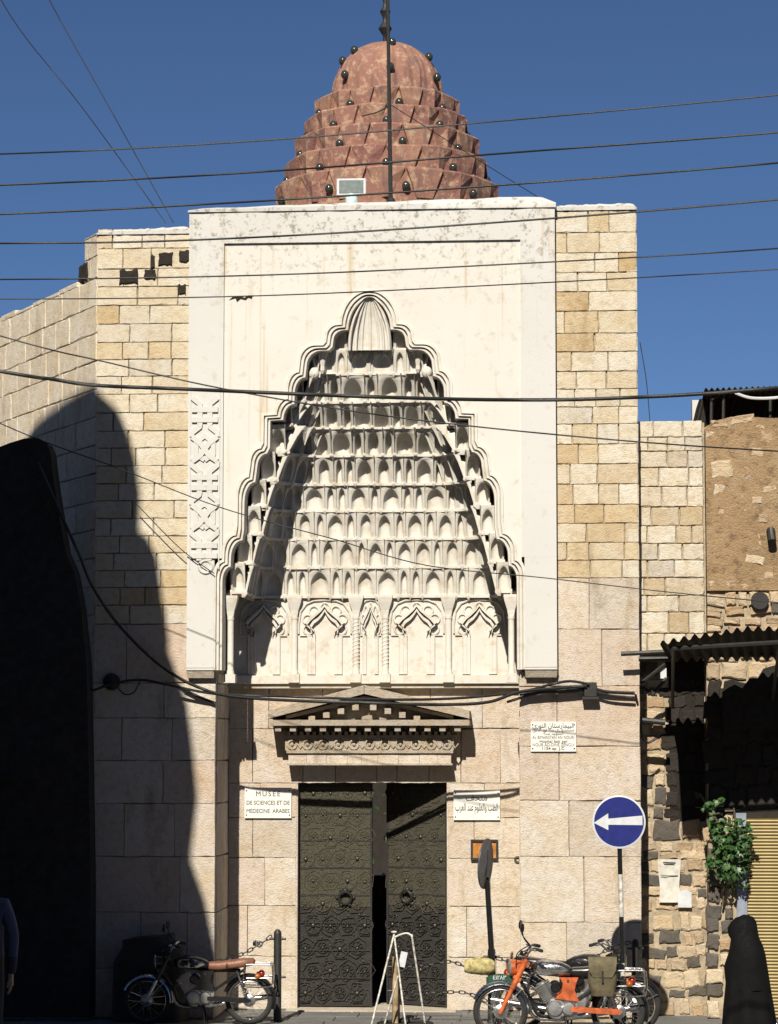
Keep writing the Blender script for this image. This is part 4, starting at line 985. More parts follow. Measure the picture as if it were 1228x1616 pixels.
for (u0, v0, u1, v1) in ((1012, 1078, 1050, 1048), (1014, 1084, 1030, 1096), (1030, 1096, 1052, 1070)):
    m = MB(); m.tube([W(u0, v0, 0.25), W(u1, v1, 0.25)], 0.022, 6); rbuild(m, AW, 'bracket', M['iron'])
m = MB(); c0 = W(1047, 1062, 0.3); m.box((c0.x, 0.3, c0.z), (0.07, 0.06, 0.13)); tag(m.build('meter_box', M['sign_grey']), 'small pale grey meter box under the corrugated awning corner', 'box')
# near-black sheet imitating the ragged upper edge of the awning's shadow
m = MB(); cl = [W(1140, 1092, 0.2), W(1150, 1085, 0.2), W(1160, 1080, 0.2), W(1172, 1086, 0.2), W(1182, 1072, 0.2), W(1196, 1070, 0.2), W(1205, 1055, 0.2), W(1215, 1052, 0.2), W(1228, 1048, 0.2), W(1300, 1050, 0.2), W(1300, 1150, 0.2), W(1142, 1150, 0.2)]
m.prism([Vector((p.x, 0.24, p.z)) for p in cl], (0, 0, 0), (0, 0.012, 0)); tag(m.build('shade_sheet', M['rust']), 'ragged near-black sheet imitating the awning shadow on the rubble wall', 'cloth')

# ================================================================== vine
def leafmat():
    t = NT('vine_leaf'); c = t.ramp(t.rand(), [(0.0, (0.018, 0.055, 0.012)), (0.4, (0.045, 0.11, 0.026)), (0.7, (0.028, 0.078, 0.02)), (1.0, (0.075, 0.13, 0.045))])
    t.col(c); t.b.inputs['Transmission Weight'].default_value = 0.0; return t.done(0.45, 0, 0.5)
M['leaf'] = leafmat(); M['stem'] = simple('woody_stem', (0.10, 0.075, 0.05), 0.9)
lf = MB(); out = [(0, 0), (0.35, 0.12), (0.55, 0.42), (0.34, 0.50), (0.40, 0.85), (0.14, 0.72), (0, 1.15), (-0.14, 0.72), (-0.40, 0.85), (-0.34, 0.50), (-0.55, 0.42), (-0.35, 0.12)]
lf.v = [(x, 0.12 * x * x, z) for x, z in out] + [(0, -0.06, 0.5)]; lf.f = [(i, (i + 1) % 12, 12) for i in range(12)]
leaf_me = lf.mesh('leaf', M['leaf'])
VN = thing('climbing_vine', 'green leafy vine spilling beside the yellow roller shutter', 'vine', tuple(W(1150, 1420, YR - 0.15)))
m = MB(); m.tube(smooth_path([W(1140, 1430, YR - 0.06), W(1148, 1380, YR - 0.12), W(1150, 1330, YR - 0.18), W(1128, 1290, YR - 0.14), W(1104, 1252, YR - 0.1)]), 0.014, 6)
m.tube(smooth_path([W(1150, 1330, YR - 0.18), W(1160, 1300, YR - 0.2), W(1158, 1275, YR - 0.2)]), 0.010, 6); rbuild(m, VN, 'stem', M['stem'])
def leaves(root, blobs):
    for (u, v, Y, ru, rv, n, size) in blobs:
        for _ in range(n):
            a_ = random.uniform(0, 6.283); q = math.sqrt(random.random()); p = W(u + ru * q * math.cos(a_), v + rv * q * math.sin(a_), Y + random.uniform(-0.14, 0.10))
            o = obj('leaf', leaf_me, root, tuple(p - root.location)); s_ = size * random.uniform(0.45, 1.05); o.scale = (s_, s_, s_)
            o.rotation_euler = (R(random.uniform(-60, 40) + 150), R(random.uniform(-35, 35)), R(random.uniform(-70, 70)))
leaves(VN, [(1155, 1318, YR - 0.2, 34, 30, 150, 0.095), (1150, 1358, YR - 0.22, 34, 30, 135, 0.095), (1128, 1292, YR - 0.15, 14, 14, 12, 0.085), (1110, 1270, YR - 0.12, 10, 10, 8, 0.08), (1104, 1252, YR - 0.1, 6, 5, 4, 0.07), (1128, 1268, YR - 0.15, 10, 8, 8, 0.085), (1138, 1262, YR - 0.2, 10, 6, 6, 0.085), (1160, 1390, YR - 0.15, 22, 14, 24, 0.07), (1120, 1385, YR - 0.1, 8, 20, 10, 0.05)])
VN2 = thing('courtyard_shrub', 'green shrub glimpsed through the gap between the bronze doors', 'shrub', (-1.2, 19.5, 0))
m = MB(); m.tube([(0, 0, 0), (0.1, 0, 1.2), (0.0, 0.1, 2.4)], [0.05, 0.04, 0.02], 6); m.build('stem', M['stem'], VN2)
for _ in range(90):
    o = obj('leaf', leaf_me, VN2, (random.uniform(-1.1, 1.1), random.uniform(-0.6, 0.6), random.uniform(0.5, 3.2))); s_ = random.uniform(0.07, 0.14); o.scale = (s_,) * 3
    o.rotation_euler = (R(random.uniform(90, 200)), R(random.uniform(-35, 35)), R(random.uniform(-70, 70)))

# ================================================================== cables
def cable(pts, r, label, name='cable', Y=-10.0, n=8, cat='cable'):
    P_ = [W(p[0], p[1], p[2] if len(p) > 2 else Y) for p in pts]
    m = MB(); m.tube(smooth_path(P_, n), r, 6); return tag(m.build(name, M['cable'], smooth=60), label, cat)
def ext(pts, y0, y1):
    """carry a street wire on past both picture edges"""
    (a, b) = pts[0], pts[1]; (c, d) = pts[-2], pts[-1]
    return [(-500, y0)] + pts + [(1750, y1)]
cable(ext([(0, 243), (300, 229), (615, 206), (1228, 150)], 255, 92), 0.0065, 'overhead wire crossing the dome below its fluted cap, topmost of the long wires')
cable(ext([(0, 292), (400, 272), (820, 240), (1228, 209)], 306, 160), 0.0078, 'overhead wire crossing the middle of the red dome, second of the long wires')
cable(ext([(0, 338), (400, 318), (820, 290), (1228, 257)], 352, 208), 0.0078, 'overhead wire crossing the foot of the red dome, third of the long wires')
cable(ext([(0, 384), (300, 379), (700, 357), (1228, 315)], 385, 258), 0.0078, 'overhead wire running just under the top of the white portal panel')
cable(ext([(0, 441), (420, 434), (820, 416), (1228, 392)], 440, 350), 0.006, 'thin wire across the panel field, upper of the faint pair')
cable(ext([(0, 472), (400, 467), (820, 448), (1228, 425)], 470, 390), 0.005, 'thin wire across the panel just above the arch point, lower of the faint pair')
cable(ext([(0, 586), (80, 598), (150, 608), (290, 614), (580, 626), (800, 631), (980, 628), (1228, 612)], 500, 560), 0.015, 'thick black cable sagging across the upper arch of the portal')
cable(ext([(0, 530), (170, 572), (350, 613), (600, 655), (900, 688), (1228, 712)], 380, 735), 0.006, 'thin wire slanting down rightward across the shoulder of the arch')
cable([(-300, 520), (0, 668), (190, 740), (320, 791), (408, 819), (531, 852), (672, 892), (860, 912), (1110, 940), (1500, 975)], 0.006, 'thin wire slanting across the lower rows of honeycomb niches', Y=-2.0)
cable([(-60, -120), (20, 30), (130, 170), (262, 352)], 0.006, 'thin wire dropping from the sky to the left tower, farther of two', Y=0.4)
cable([(20, -120), (78, 0), (170, 165), (274, 352)], 0.006, 'thin wire dropping from the sky to the left tower, nearer the dome', Y=0.4)
cable([(215, 795), (285, 866), (338, 905)], 0.006, 'short thin wire slanting over the carved interlace of the portal leg', Y=-0.17)
cable([(1010, 540), (1020, 600), (1026, 668)], 0.005, 'thin wire hanging beside the right tower against the sky', Y=0.3)
cable([(1106, 672), (1075, 800), (1050, 900), (1030, 986)], 0.0035, 'thin wire slanting down the pale block wall, left of a pair', Y=0.42)
cable([(1110, 672), (1080, 800), (1056, 900), (1038, 986)], 0.0035, 'thin wire slanting down the pale block wall, right of a pair', Y=0.42)
YC = -0.16
cable([(60, 730, -0.50), (100, 820, -0.48), (125, 875, -0.42), (146, 925, -0.3), (183, 981), (234, 1034), (278, 1067), (317, 1086), (360, 1098), (450, 1105), (600, 1110), (700, 1112), (770, 1108), (820, 1092), (880, 1086), (926, 1082)], 0.020, 'thick cable looping down the shaded flank and across above the pediment', Y=YC)
cable([(100, 1098), (145, 1090), (177, 1079), (222, 1073), (267, 1081), (340, 1095), (450, 1099), (600, 1104), (720, 1102), (820, 1092), (870, 1080), (900, 1075), (930, 1080)], 0.016, 'cable strung across the recess just above the pediment apex', Y=YC)
cable([(222, 1073), (212, 1092), (198, 1096), (186, 1086)], 0.008, 'small slack loop of wire by the round box on the shaded wall', Y=-0.06)
cable([(290, 1088), (315, 1100), (340, 1110)], 0.016, 'short cable end dropping to the recess edge under the panel leg', Y=-0.05)
cable([(820, 1096), (860, 1090), (900, 1088), (930, 1086), (960, 1092), (1002, 1094)], 0.020, 'upper of the thick cables feeding the junction box', Y=-0.08)
cable([(800, 1108), (850, 1094), (895, 1092), (930, 1090), (965, 1098), (1002, 1101)], 0.016, 'lower of the thick cables feeding the junction box', Y=-0.10)
cable([(1003, 1096, -0.08), (1010, 1130, 0.1), (1013, 1160, 0.3), (1022, 1172, 0.4), (1036, 1165, 0.42)], 0.014, 'cable turning the tower corner down to the rubble wall', Y=0)
jb = thing('junction_box', 'black cable junction box fixed to the lower right tower', 'junction box', tuple(W(932, 1088, -0.05)))
m = MB(); m.box((0, -0.03, 0), (0.14, 0.12, 0.16)); m.build('case', M['iron'], jb)
m = MB(); m.box((0, -0.03, -0.1), (0.19, 0.13, 0.03)); m.build('cap', M['iron'], jb)
m = MB(); p = W(177, 1076); m.lathe([(0.10, 0), (0.10, 0.05), (0.07, 0.07)], (p.x, 0, p.z), (0, -1, 0), 16); tag(m.build('round_cable_box', M['iron'], smooth=40), 'round dark cable box on the shaded lower wall', 'junction box')

# ================================================================== mast and floodlight on the parapet
p = W(617, 320, 0.25); q = W(612, 0, 0.25)
mast = thing('iron_mast', 'slender black iron mast rising from the portal parapet in front of the dome', 'mast', tuple(p))
m = MB(); m.tube([(0, 0, -0.12), (q.x - p.x, 0, q.z - p.z), ((q.x - p.x) * 1.3, 0, (q.z - p.z) * 1.3)], [0.026, 0.02, 0.018], 8); m.build('pole', M['iron'], mast)
m = MB(); m.lathe([(0.05, -0.12), (0.045, 0.0), (0.06, 0.02), (0.03, 0.06)], (0, 0, 0), (0, 0, 1), 10); m.build('foot', M['iron'], mast)
m = MB(); m.tube(smooth_path([Vector((0.0, 0, W(615, 165, 0.25).z - p.z)), Vector((-0.15, 0, W(615, 176, 0.25).z - p.z)), Vector((-0.35, 0.02, W(615, 182, 0.25).z - p.z))]), 0.008, 5); m.build('clamp', M['iron'], mast)
cable([(616, 165, 0.25), (770, 262, 1.5), (880, 330, 2.4)], 0.005, 'thin stay wire from the mast down behind the right parapet')
p = W(555, 318, 0.3)
fl_ = thing('floodlight', 'square floodlight on a pale blue post on the portal parapet', 'floodlight', tuple(p))
zc = W(555, 296, 0.3).z - p.z
m = MB(); m.lathe([(0.075, -0.14), (0.075, zc - 0.12), (0.06, zc - 0.08)], (0, 0, 0), (0, 0, 1), 14); m.build('post', simple('pale_blue_pipe', (0.45, 0.58, 0.62), 0.5), fl_, 40)
m = MB(); w, h = 0.165, 0.095
m.loft([[Vector((sx * w * k, y, zc + sz * h * k)) for sx, sz in ((-1, -1), (1, -1), (1, 1), (-1, 1))] for k, y in ((1.0, -0.05), (1.06, -0.045), (1.06, -0.02), (0.7, 0.11))]); m.build('housing', M['sign_grey'], fl_)
m = MB(); m.box((0, -0.052, zc), (0.29, 0.008, 0.155)); m.build('lens', M['glass_lamp'], fl_)

# ================================================================== wall plaques with their writing
def text_mesh(s, size, name, mat, font=None, bold=0.0, space=1.0, align='CENTER'):
    cu = bpy.data.curves.new(name, 'FONT'); cu.body = s; cu.size = size; cu.align_x = align; cu.align_y = 'CENTER'; cu.extrude = 0.0015; cu.offset = bold; cu.space_character = space; cu.resolution_u = 3
    o = bpy.data.objects.new(name, cu); C.objects.link(o); dg = bpy.context.evaluated_depsgraph_get(); dg.update()
    me = bpy.data.meshes.new_from_object(o.evaluated_get(dg)); bpy.data.objects.remove(o); me.materials.clear(); me.materials.append(mat)
    me.transform(Matrix.Rotation(math.pi / 2, 4, 'X')); return me
ISO = {'ا': 'ﺍﺎ', 'ب': 'ﺏﺐﺑﺒ', 'ت': 'ﺕﺖﺗﺘ', 'ح': 'ﺡﺢﺣﺤ', 'د': 'ﺩﺪ', 'ر': 'ﺭﺮ', 'س': 'ﺱﺲﺳﺴ', 'ط': 'ﻁﻂﻃﻄ', 'ع': 'ﻉﻊﻋﻌ', 'ف': 'ﻑﻒﻓﻔ', 'ل': 'ﻝﻞﻟﻠ', 'م': 'ﻡﻢﻣﻤ', 'ن': 'ﻥﻦﻧﻨ', 'و': 'ﻭﻮ', 'ي': 'ﻱﻲﻳﻴ', 'ك': 'ﻙﻚﻛﻜ', 'ش': 'ﺵﺶﺷﺸ', 'ة': 'ﺓﺔ', 'ه': 'ﻩﻪﻫﻬ', 'ز': 'ﺯﺰ'}
def shape(s):
    out = []
    for i, ch in enumerate(s):
        if ch not in ISO: out.append(ch); continue
        f = ISO[ch]; prev = i > 0 and s[i - 1] in ISO and len(ISO[s[i - 1]]) == 4; nxt = i + 1 < len(s) and s[i + 1] in ISO and len(f) == 4
        out.append(f[3] if prev and nxt else f[2] if nxt else f[1] if prev else f[0])
    return ''.join(reversed(out))
def plaque(name, label, u0, u1, v0, v1, Y, lines, th=0.025):
    a_, b_ = W(u0, v1, Y), W(u1, v0, Y); w, h = b_.x - a_.x, b_.z - a_.z
    t = thing(name, label, 'plaque', ((a_.x + b_.x) / 2, Y, a_.z))
    m = MB(); m.box((0, 0.012, h / 2), (w, th, h)); m.build('slab', M['marble'], t)
    for (txt, fz_, fs, sp, bold) in lines:
        me = text_mesh(txt, fs, 'lettering', M['ink'], bold=bold, space=sp); xs = [v.co.x for v in me.vertices]
        if xs and max(xs) - min(xs) > w * 0.92:
            k = w * 0.92 / (max(xs) - min(xs)); me.transform(Matrix.Diagonal((k, 1, 1, 1)))
        obj('lettering', me, t, (0, 0.012 - th / 2 - 0.0015, h * fz_))
    for sx in (-1, 1):
        for sz in (0.1, 0.9):
            m = MB(); m.sphere((sx * w * 0.46, 0.012 - th / 2, h * sz), 0.009, 8, 5); m.build('screw', M['ink'], t)
    return t
plaque('french_plaque', 'white plaque lettered MUSEE DE SCIENCES ET DE MEDECINE ARABES beside the door', 386, 460, 1243, 1291, REC - 0.035,
       [('MUSEE', 0.79, 0.085, 1.3, 0.0), ('DE SCIENCES ET DE', 0.50, 0.068, 0.95, 0.0), ('MEDECINE  ARABES', 0.23, 0.068, 0.95, 0.0)])
plaque('arabic_plaque', 'white plaque with two lines of black Arabic script beside the open door leaf', 716, 789, 1247, 1294, REC - 0.035,
       [(shape('متحف'), 0.74, 0.10, 1.0, 0.001), (shape('الطب والعلوم عند العرب'), 0.42, 0.12, 1.0, 0.001)])
plaque('hospital_plaque', 'white plaque with Arabic and French lines dated 1154 on the right pier', 838, 909, 1139, 1186, -0.03,
       [(shape('البيمارستان النوري'), 0.87, 0.075, 1.0, 0.0008), (shape('مستشفى بناه نور الدين'), 0.73, 0.055, 1.0, 0.0), (shape('الشهيد سنة'), 0.61, 0.05, 1.0, 0.0),
        ('AL BIMARISTAN AN NOURI', 0.47, 0.052, 1.05, 0.0), ('Hopital bati par', 0.34, 0.048, 1.05, 0.0006), ('NOUR AD-DINE ZENGUI', 0.22, 0.052, 1.05, 0.0), ('1154 ap. J.C.', 0.10, 0.048, 1.1, 0.0008)])
a_, b_ = W(743, 1357, REC - 0.03), W(786, 1325, REC - 0.03)
op = thing('orange_framed_panel', 'small orange panel in a black frame on the wall behind the leaning sign', 'panel', ((a_.x + b_.x) / 2, REC - 0.03, a_.z)); w, h = b_.x - a_.x, b_.z - a_.z
m = MB(); m.box((0, 0.012, h / 2), (w - 0.04, 0.02, h - 0.04)); m.build('board', simple('orange_board', (0.42, 0.17, 0.03), 0.6, 0, 0.5, 14), op)
m = MB()
for sx in (-1, 1): m.box((sx * (w / 2 - 0.012), 0.006, h / 2), (0.024, 0.05, h))
for sz in (0.012, h - 0.012): m.box((0, 0.006, sz), (w - 0.049, 0.05, 0.024))
m.build('frame', M['iron'], op)
m = MB(); m.torus((XX(817, 1358, REC), REC - 0.02, ZZ(1356, REC)), 0.03, 0.013, (0, 1, 0), 14, 6); tag(m.build('brass_ring', M['brass'], smooth=50), 'small brass ring on the wall at the recess corner', 'ring')
# paper notices
m = MB(); a_ = W(1040, 1424, YLO - 0.03); b_ = W(1073, 1356, YLO - 0.03); rows = []
for j in range(9):
    t = j / 8; rows.append([Vector((a_.x + (b_.x - a_.x) * s_ + 0.012 * math.sin(5 * t + 3 * s_) + (0.03 * max(0, 0.4 - t) * 2 if s_ == 1 else 0), YLO - 0.045 - 0.010 * math.sin(7 * t + 4 * s_), a_.z + (b_.z - a_.z) * t)) for s_ in (0, 0.33, 0.66, 1)])
m.loft(rows, cap=False, closed=False); pn = tag(m.build('paper_notice', simple('white_paper', (0.56, 0.54, 0.49), 0.8, 0, 0.25, 12), smooth=60), 'torn white paper notice pasted on the rubble wall', 'notice')
m = MB()
for k, (zf_, wf) in enumerate(((0.93, 0.6), (0.89, 0.5), (0.62, 0.8))): m.box((( a_.x + b_.x) / 2, YLO - 0.062, a_.z + (b_.z - a_.z) * zf_), ((b_.x - a_.x) * wf, 0.002, 0.008))
m.build('print_line', M['ink'], pn)
a_ = W(1070, 1432, YLO - 0.03); m = MB(); rows = [[Vector((a_.x + 0.16 * s_, YLO - 0.046 - 0.006 * math.sin(6 * t + s_), a_.z + 0.22 * t * (1 - 0.4 * abs(s_ - 0.5)))) for s_ in (0, 0.3, 0.6, 1)] for t in (0, 0.3, 0.6, 1)]
m.loft(rows, cap=False, closed=False); tag(m.build('paper_scrap', M['sign_grey'], smooth=60), 'smaller grey paper scrap below the torn white notice', 'notice')

# ================================================================== bollards and chains
def bollard(name_label, u, Y, v_top, lean=0.0):
    p = Wg(u, 1606); x = XX(u, 1560, Y); zt = W(u, v_top, Y).z
    t = thing('bollard', name_label, 'bollard', (x, Y, 0.012), 0, 'iron bollards along the pavement')
    m = MB(); m.lathe([(0.056, 0), (0.05, 0.03), (0.045, 0.05), (0.045, zt - 0.06), (0.042, zt - 0.03), (0.022, zt - 0.004), (0.004, zt)], (0, 0, 0), (0, 0, 1), 16); m.build('post', M['iron'], t, 40)
    for z in (zt - 0.11, zt * 0.48):
        m = MB(); m.tube([(-0.095, 0, z), (0.095, 0, z)], 0.014, 8); m.build('crossbar', M['iron'], t)
    return t
YBO = -0.30
bollard('black iron bollard behind the rack of the brown seated motorcycle', 438, YBO, 1468)
bollard('black iron bollard behind the white trestle at the doors', 625, YBO, 1512)
bollard('black iron bollard behind the leaning sign pole', 776, YBO, 1496)
bollard('black iron bollard behind the chrome rack near the one way sign', 1003, YBO, 1483)
link_ = MB(); link_.tube([Vector((0.026 * math.cos(a) + (0.014 if math.cos(a) > 0 else -0.014), 0, 0.017 * math.sin(a))) for a in [2 * math.pi * k / 10 for k in range(10)]], 0.0065, 5, closed=True)
link_me = link_.mesh('link', M['iron'])
def chain(pts, label):
    P_ = smooth_path(pts, 12); t = thing('chain', label, 'chain', tuple(P_[0])); L = [0]
    for i in range(len(P_) - 1): L.append(L[-1] + (P_[i + 1] - P_[i]).length)
    n = max(2, int(L[-1] / 0.062))
    for k in range(n):
        d = L[-1] * (k + 0.5) / n; i = next(i for i in range(len(L) - 1) if L[i + 1] >= d); f = (d - L[i]) / max(1e-6, L[i + 1] - L[i])
        p = P_[i].lerp(P_[i + 1], f); dr = (P_[i + 1] - P_[i]).normalized(); o = obj('link', link_me, t, tuple(p - t.location))
        q = dr.to_track_quat('X', 'Z').to_matrix() @ Matrix.Rotation(math.pi / 2 * (k % 2), 3, 'X'); o.rotation_euler = q.to_euler()
    return t
chain([W(634, 1527, YBO), W(680, 1522, YBO), W(712, 1518, YBO), W(740, 1528, YBO), W(768, 1538, YBO)], 'upper iron chain hanging from the doorway to the leaning sign pole')
chain([W(634, 1567, YBO), W(700, 1566, YBO), W(735, 1567, YBO), W(768, 1580, YBO)], 'lower iron chain hanging beside the doorway near the pavement')
chain([W(784, 1512, YBO), W(850, 1530, YBO), W(920, 1520, YBO), W(960, 1498, YBO), W(994, 1487, YBO)], 'iron chain behind the orange motorcycle up to the bollard by the one way sign')
chain([W(428, 1477, YBO), W(412, 1489, YBO), W(370, 1510, YBO), W(300, 1520, YBO), W(230, 1500, YBO)], 'iron chain running left from the bollard behind the brown motorcycle seat')

# ================================================================== white trestle in front of the doors
YT = -0.75
TR = thing('white_trestle', 'chipped white tube trestle standing in front of the bronze doors', 'trestle', tuple(Wg(630, 1614)))
def tp(u, v, Y): return W(u, v, Y) - TR.location
z0 = -TR.location.z + 0.015
def toground(u, v, Y): p = tp(u, v, Y); return Vector((p.x, p.y, z0))
ap1, ap2 = tp(620, 1479, YT), tp(650, 1477, YT + 0.0)
m = MB(); m.tube(smooth_path([toground(585, 1612, YT - 0.30), ap1 + Vector((0, -0.02, -0.03)), ap1 + Vector((0.02, 0, 0.0)), tp(640, 1473, YT), tp(649, 1477, YT), tp(652, 1490, YT), toground(671, 1604, YT + 0.2)], 8), 0.0115, 8); m.build('hoop', M['white_paint'], TR, 50)
m = MB(); m.tube([ap1 + Vector((0.02, 0.0, -0.01)), toground(641, 1616, YT - 0.28)], 0.011, 8); m.build('leg', M['white_paint'], TR, 50)
m = MB(); m.tube([tp(628, 1540, YT - 0.12), toground(606, 1610, YT - 0.05)], 0.011, 8); m.build('leg', M['white_paint'], TR, 50)
m = MB(); m.tube([toground(606, 1610, YT - 0.05) + Vector((0, 0, 0.02)), toground(671, 1604, YT + 0.05) + Vector((0, 0, 0.02))], 0.012, 6); m.build('foot_bar', M['iron'], TR, 50)
m = MB(); m.sphere(tp(622, 1471, YT), 0.032, 10, 6, (1.1, 1.1, 0.5)); m.build('cap', M['white_paint'], TR, 50)
m = MB(); c0 = tp(636, 1514, YT + 0.06); m.box(c0, (0.075, 0.012, 0.17), Matrix.Rotation(R(12), 3, 'Y')); m.build('tag_board', M['sign_grey'], TR)
m = MB(); c0 = W(624, 1540, YT + 0.2); m.tube([Vector((c0.x, c0.y, 0.01)), Vector((c0.x, c0.y, W(624, 1510, YT + 0.2).z))], 0.035, 10); o = m.build('rusty_stub_post', simple('rust_and_cream', (0.36, 0.26, 0.15), 0.8, 0, 0.7, 7), smooth=40); tag(o, 'short rusty post with flaking cream paint inside the white trestle', 'post')
m = MB(); m.torus((c0.x + 0.12, c0.y - 0.15, 0.035), 0.30, 0.022, (0, 0, 1), 28, 6); tag(m.build('rubber_ring', M['rubber'], smooth=60), 'black rubber ring lying on the pavement under the white trestle', 'ring')

# ================================================================== one way sign
YS = -1.70
c0 = W(977, 1297, YS); base = Vector((W(985, 1560, YS).x, YS, 0.012))
OS = thing('one_way_sign', 'round blue one way sign with white arrow on a black and white banded pole', 'sign', tuple(base))
pc = c0 - base; rr = 42 / 1228 * 0 + (W(1019, 1297, YS).x - c0.x)
pole = lambda v: (lambda p: Vector((pc.x + (0 - pc.x) * (pc.z - (p.z - base.z)) / pc.z, 0, p.z - base.z)))(W(980, v, YS))
bands = [(1300, 1380, 'black'), (1380, 1447, 'white_paint'), (1447, 1520, 'black'), (1520, 1570, 'white_paint')]
for (va, vb, mt) in bands:
    m = MB(); m.tube([pole(va) + Vector((0, 0.03, 0)), pole(vb) + Vector((0, 0.03, 0))], 0.026, 10); m.build('pole_band', M[mt], OS, 50)
m = MB(); m.tube([pole(1570) + Vector((0, 0.03, 0)), Vector((0, 0.03, 0))], 0.026, 10); m.build('pole_band', M['black'], OS, 50)
m = MB(); m.lathe([(rr * 0.97, 0.0), (rr, 0.004), (rr, 0.018), (rr * 0.94, 0.022), (rr * 0.93, 0.017)], pc, (0, -1, 0), 48); D1 = m.build('disc', M['sign_grey'], OS, 30)
m = MB(); m.lathe([(rr * 0.945, 0.0165), (rr * 0.945, 0.0185)], pc, (0, -1, 0), 48); m.build('blue_face', M['sign_blue'], D1)
k = rr / 42; ar = [(-40, -1), (-17, 14), (-17, 5.5), (37, 10.5), (37, -4.5), (-17, -4), (-17, -12.5)]
m = MB(); m.prism([pc + Vector((x * k, -0.0205, (z - 0.5) * k)) for x, z in ar], (0, 0.0015, 0), (0, -0.001, 0)); m.build('arrow', M['sign_grey'], D1)

# ================================================================== leaning sign seen edge on
YP = -0.55
b0 = Wg(783, 1606); b0 = Vector((W(783, 1600, YP).x, YP, 0.012)); tp0 = W(765, 1330, YP)
LS = thing('turned_round_sign', 'round sign turned edge on atop a leaning black pole beside the door', 'sign', tuple(b0)); tt = tp0 - b0
m = MB(); m.tube([(0, 0, 0), tt * 0.78, tt * 1.0], [0.036, 0.030, 0.022], 10); m.build('pole', M['black'], LS, 50)
dc_ = W(766, 1363, YP - 0.05) - b0; m = MB(); ax = Vector((math.cos(R(14)), -math.sin(R(14)), -0.08))
m.lathe([(0.27, -0.012), (0.285, -0.004), (0.285, 0.010), (0.27, 0.014), (0.0, 0.03)], dc_, ax, 36); m.build('disc', simple('weathered_blue_grey', (0.075, 0.08, 0.105), 0.45, 0.2, 0.5, 9), LS, 30)
m = MB(); m.box(dc_ + Vector((0.01, 0.02, 0)), (0.06, 0.07, 0.3)); m.build('clamp', M['iron'], LS)

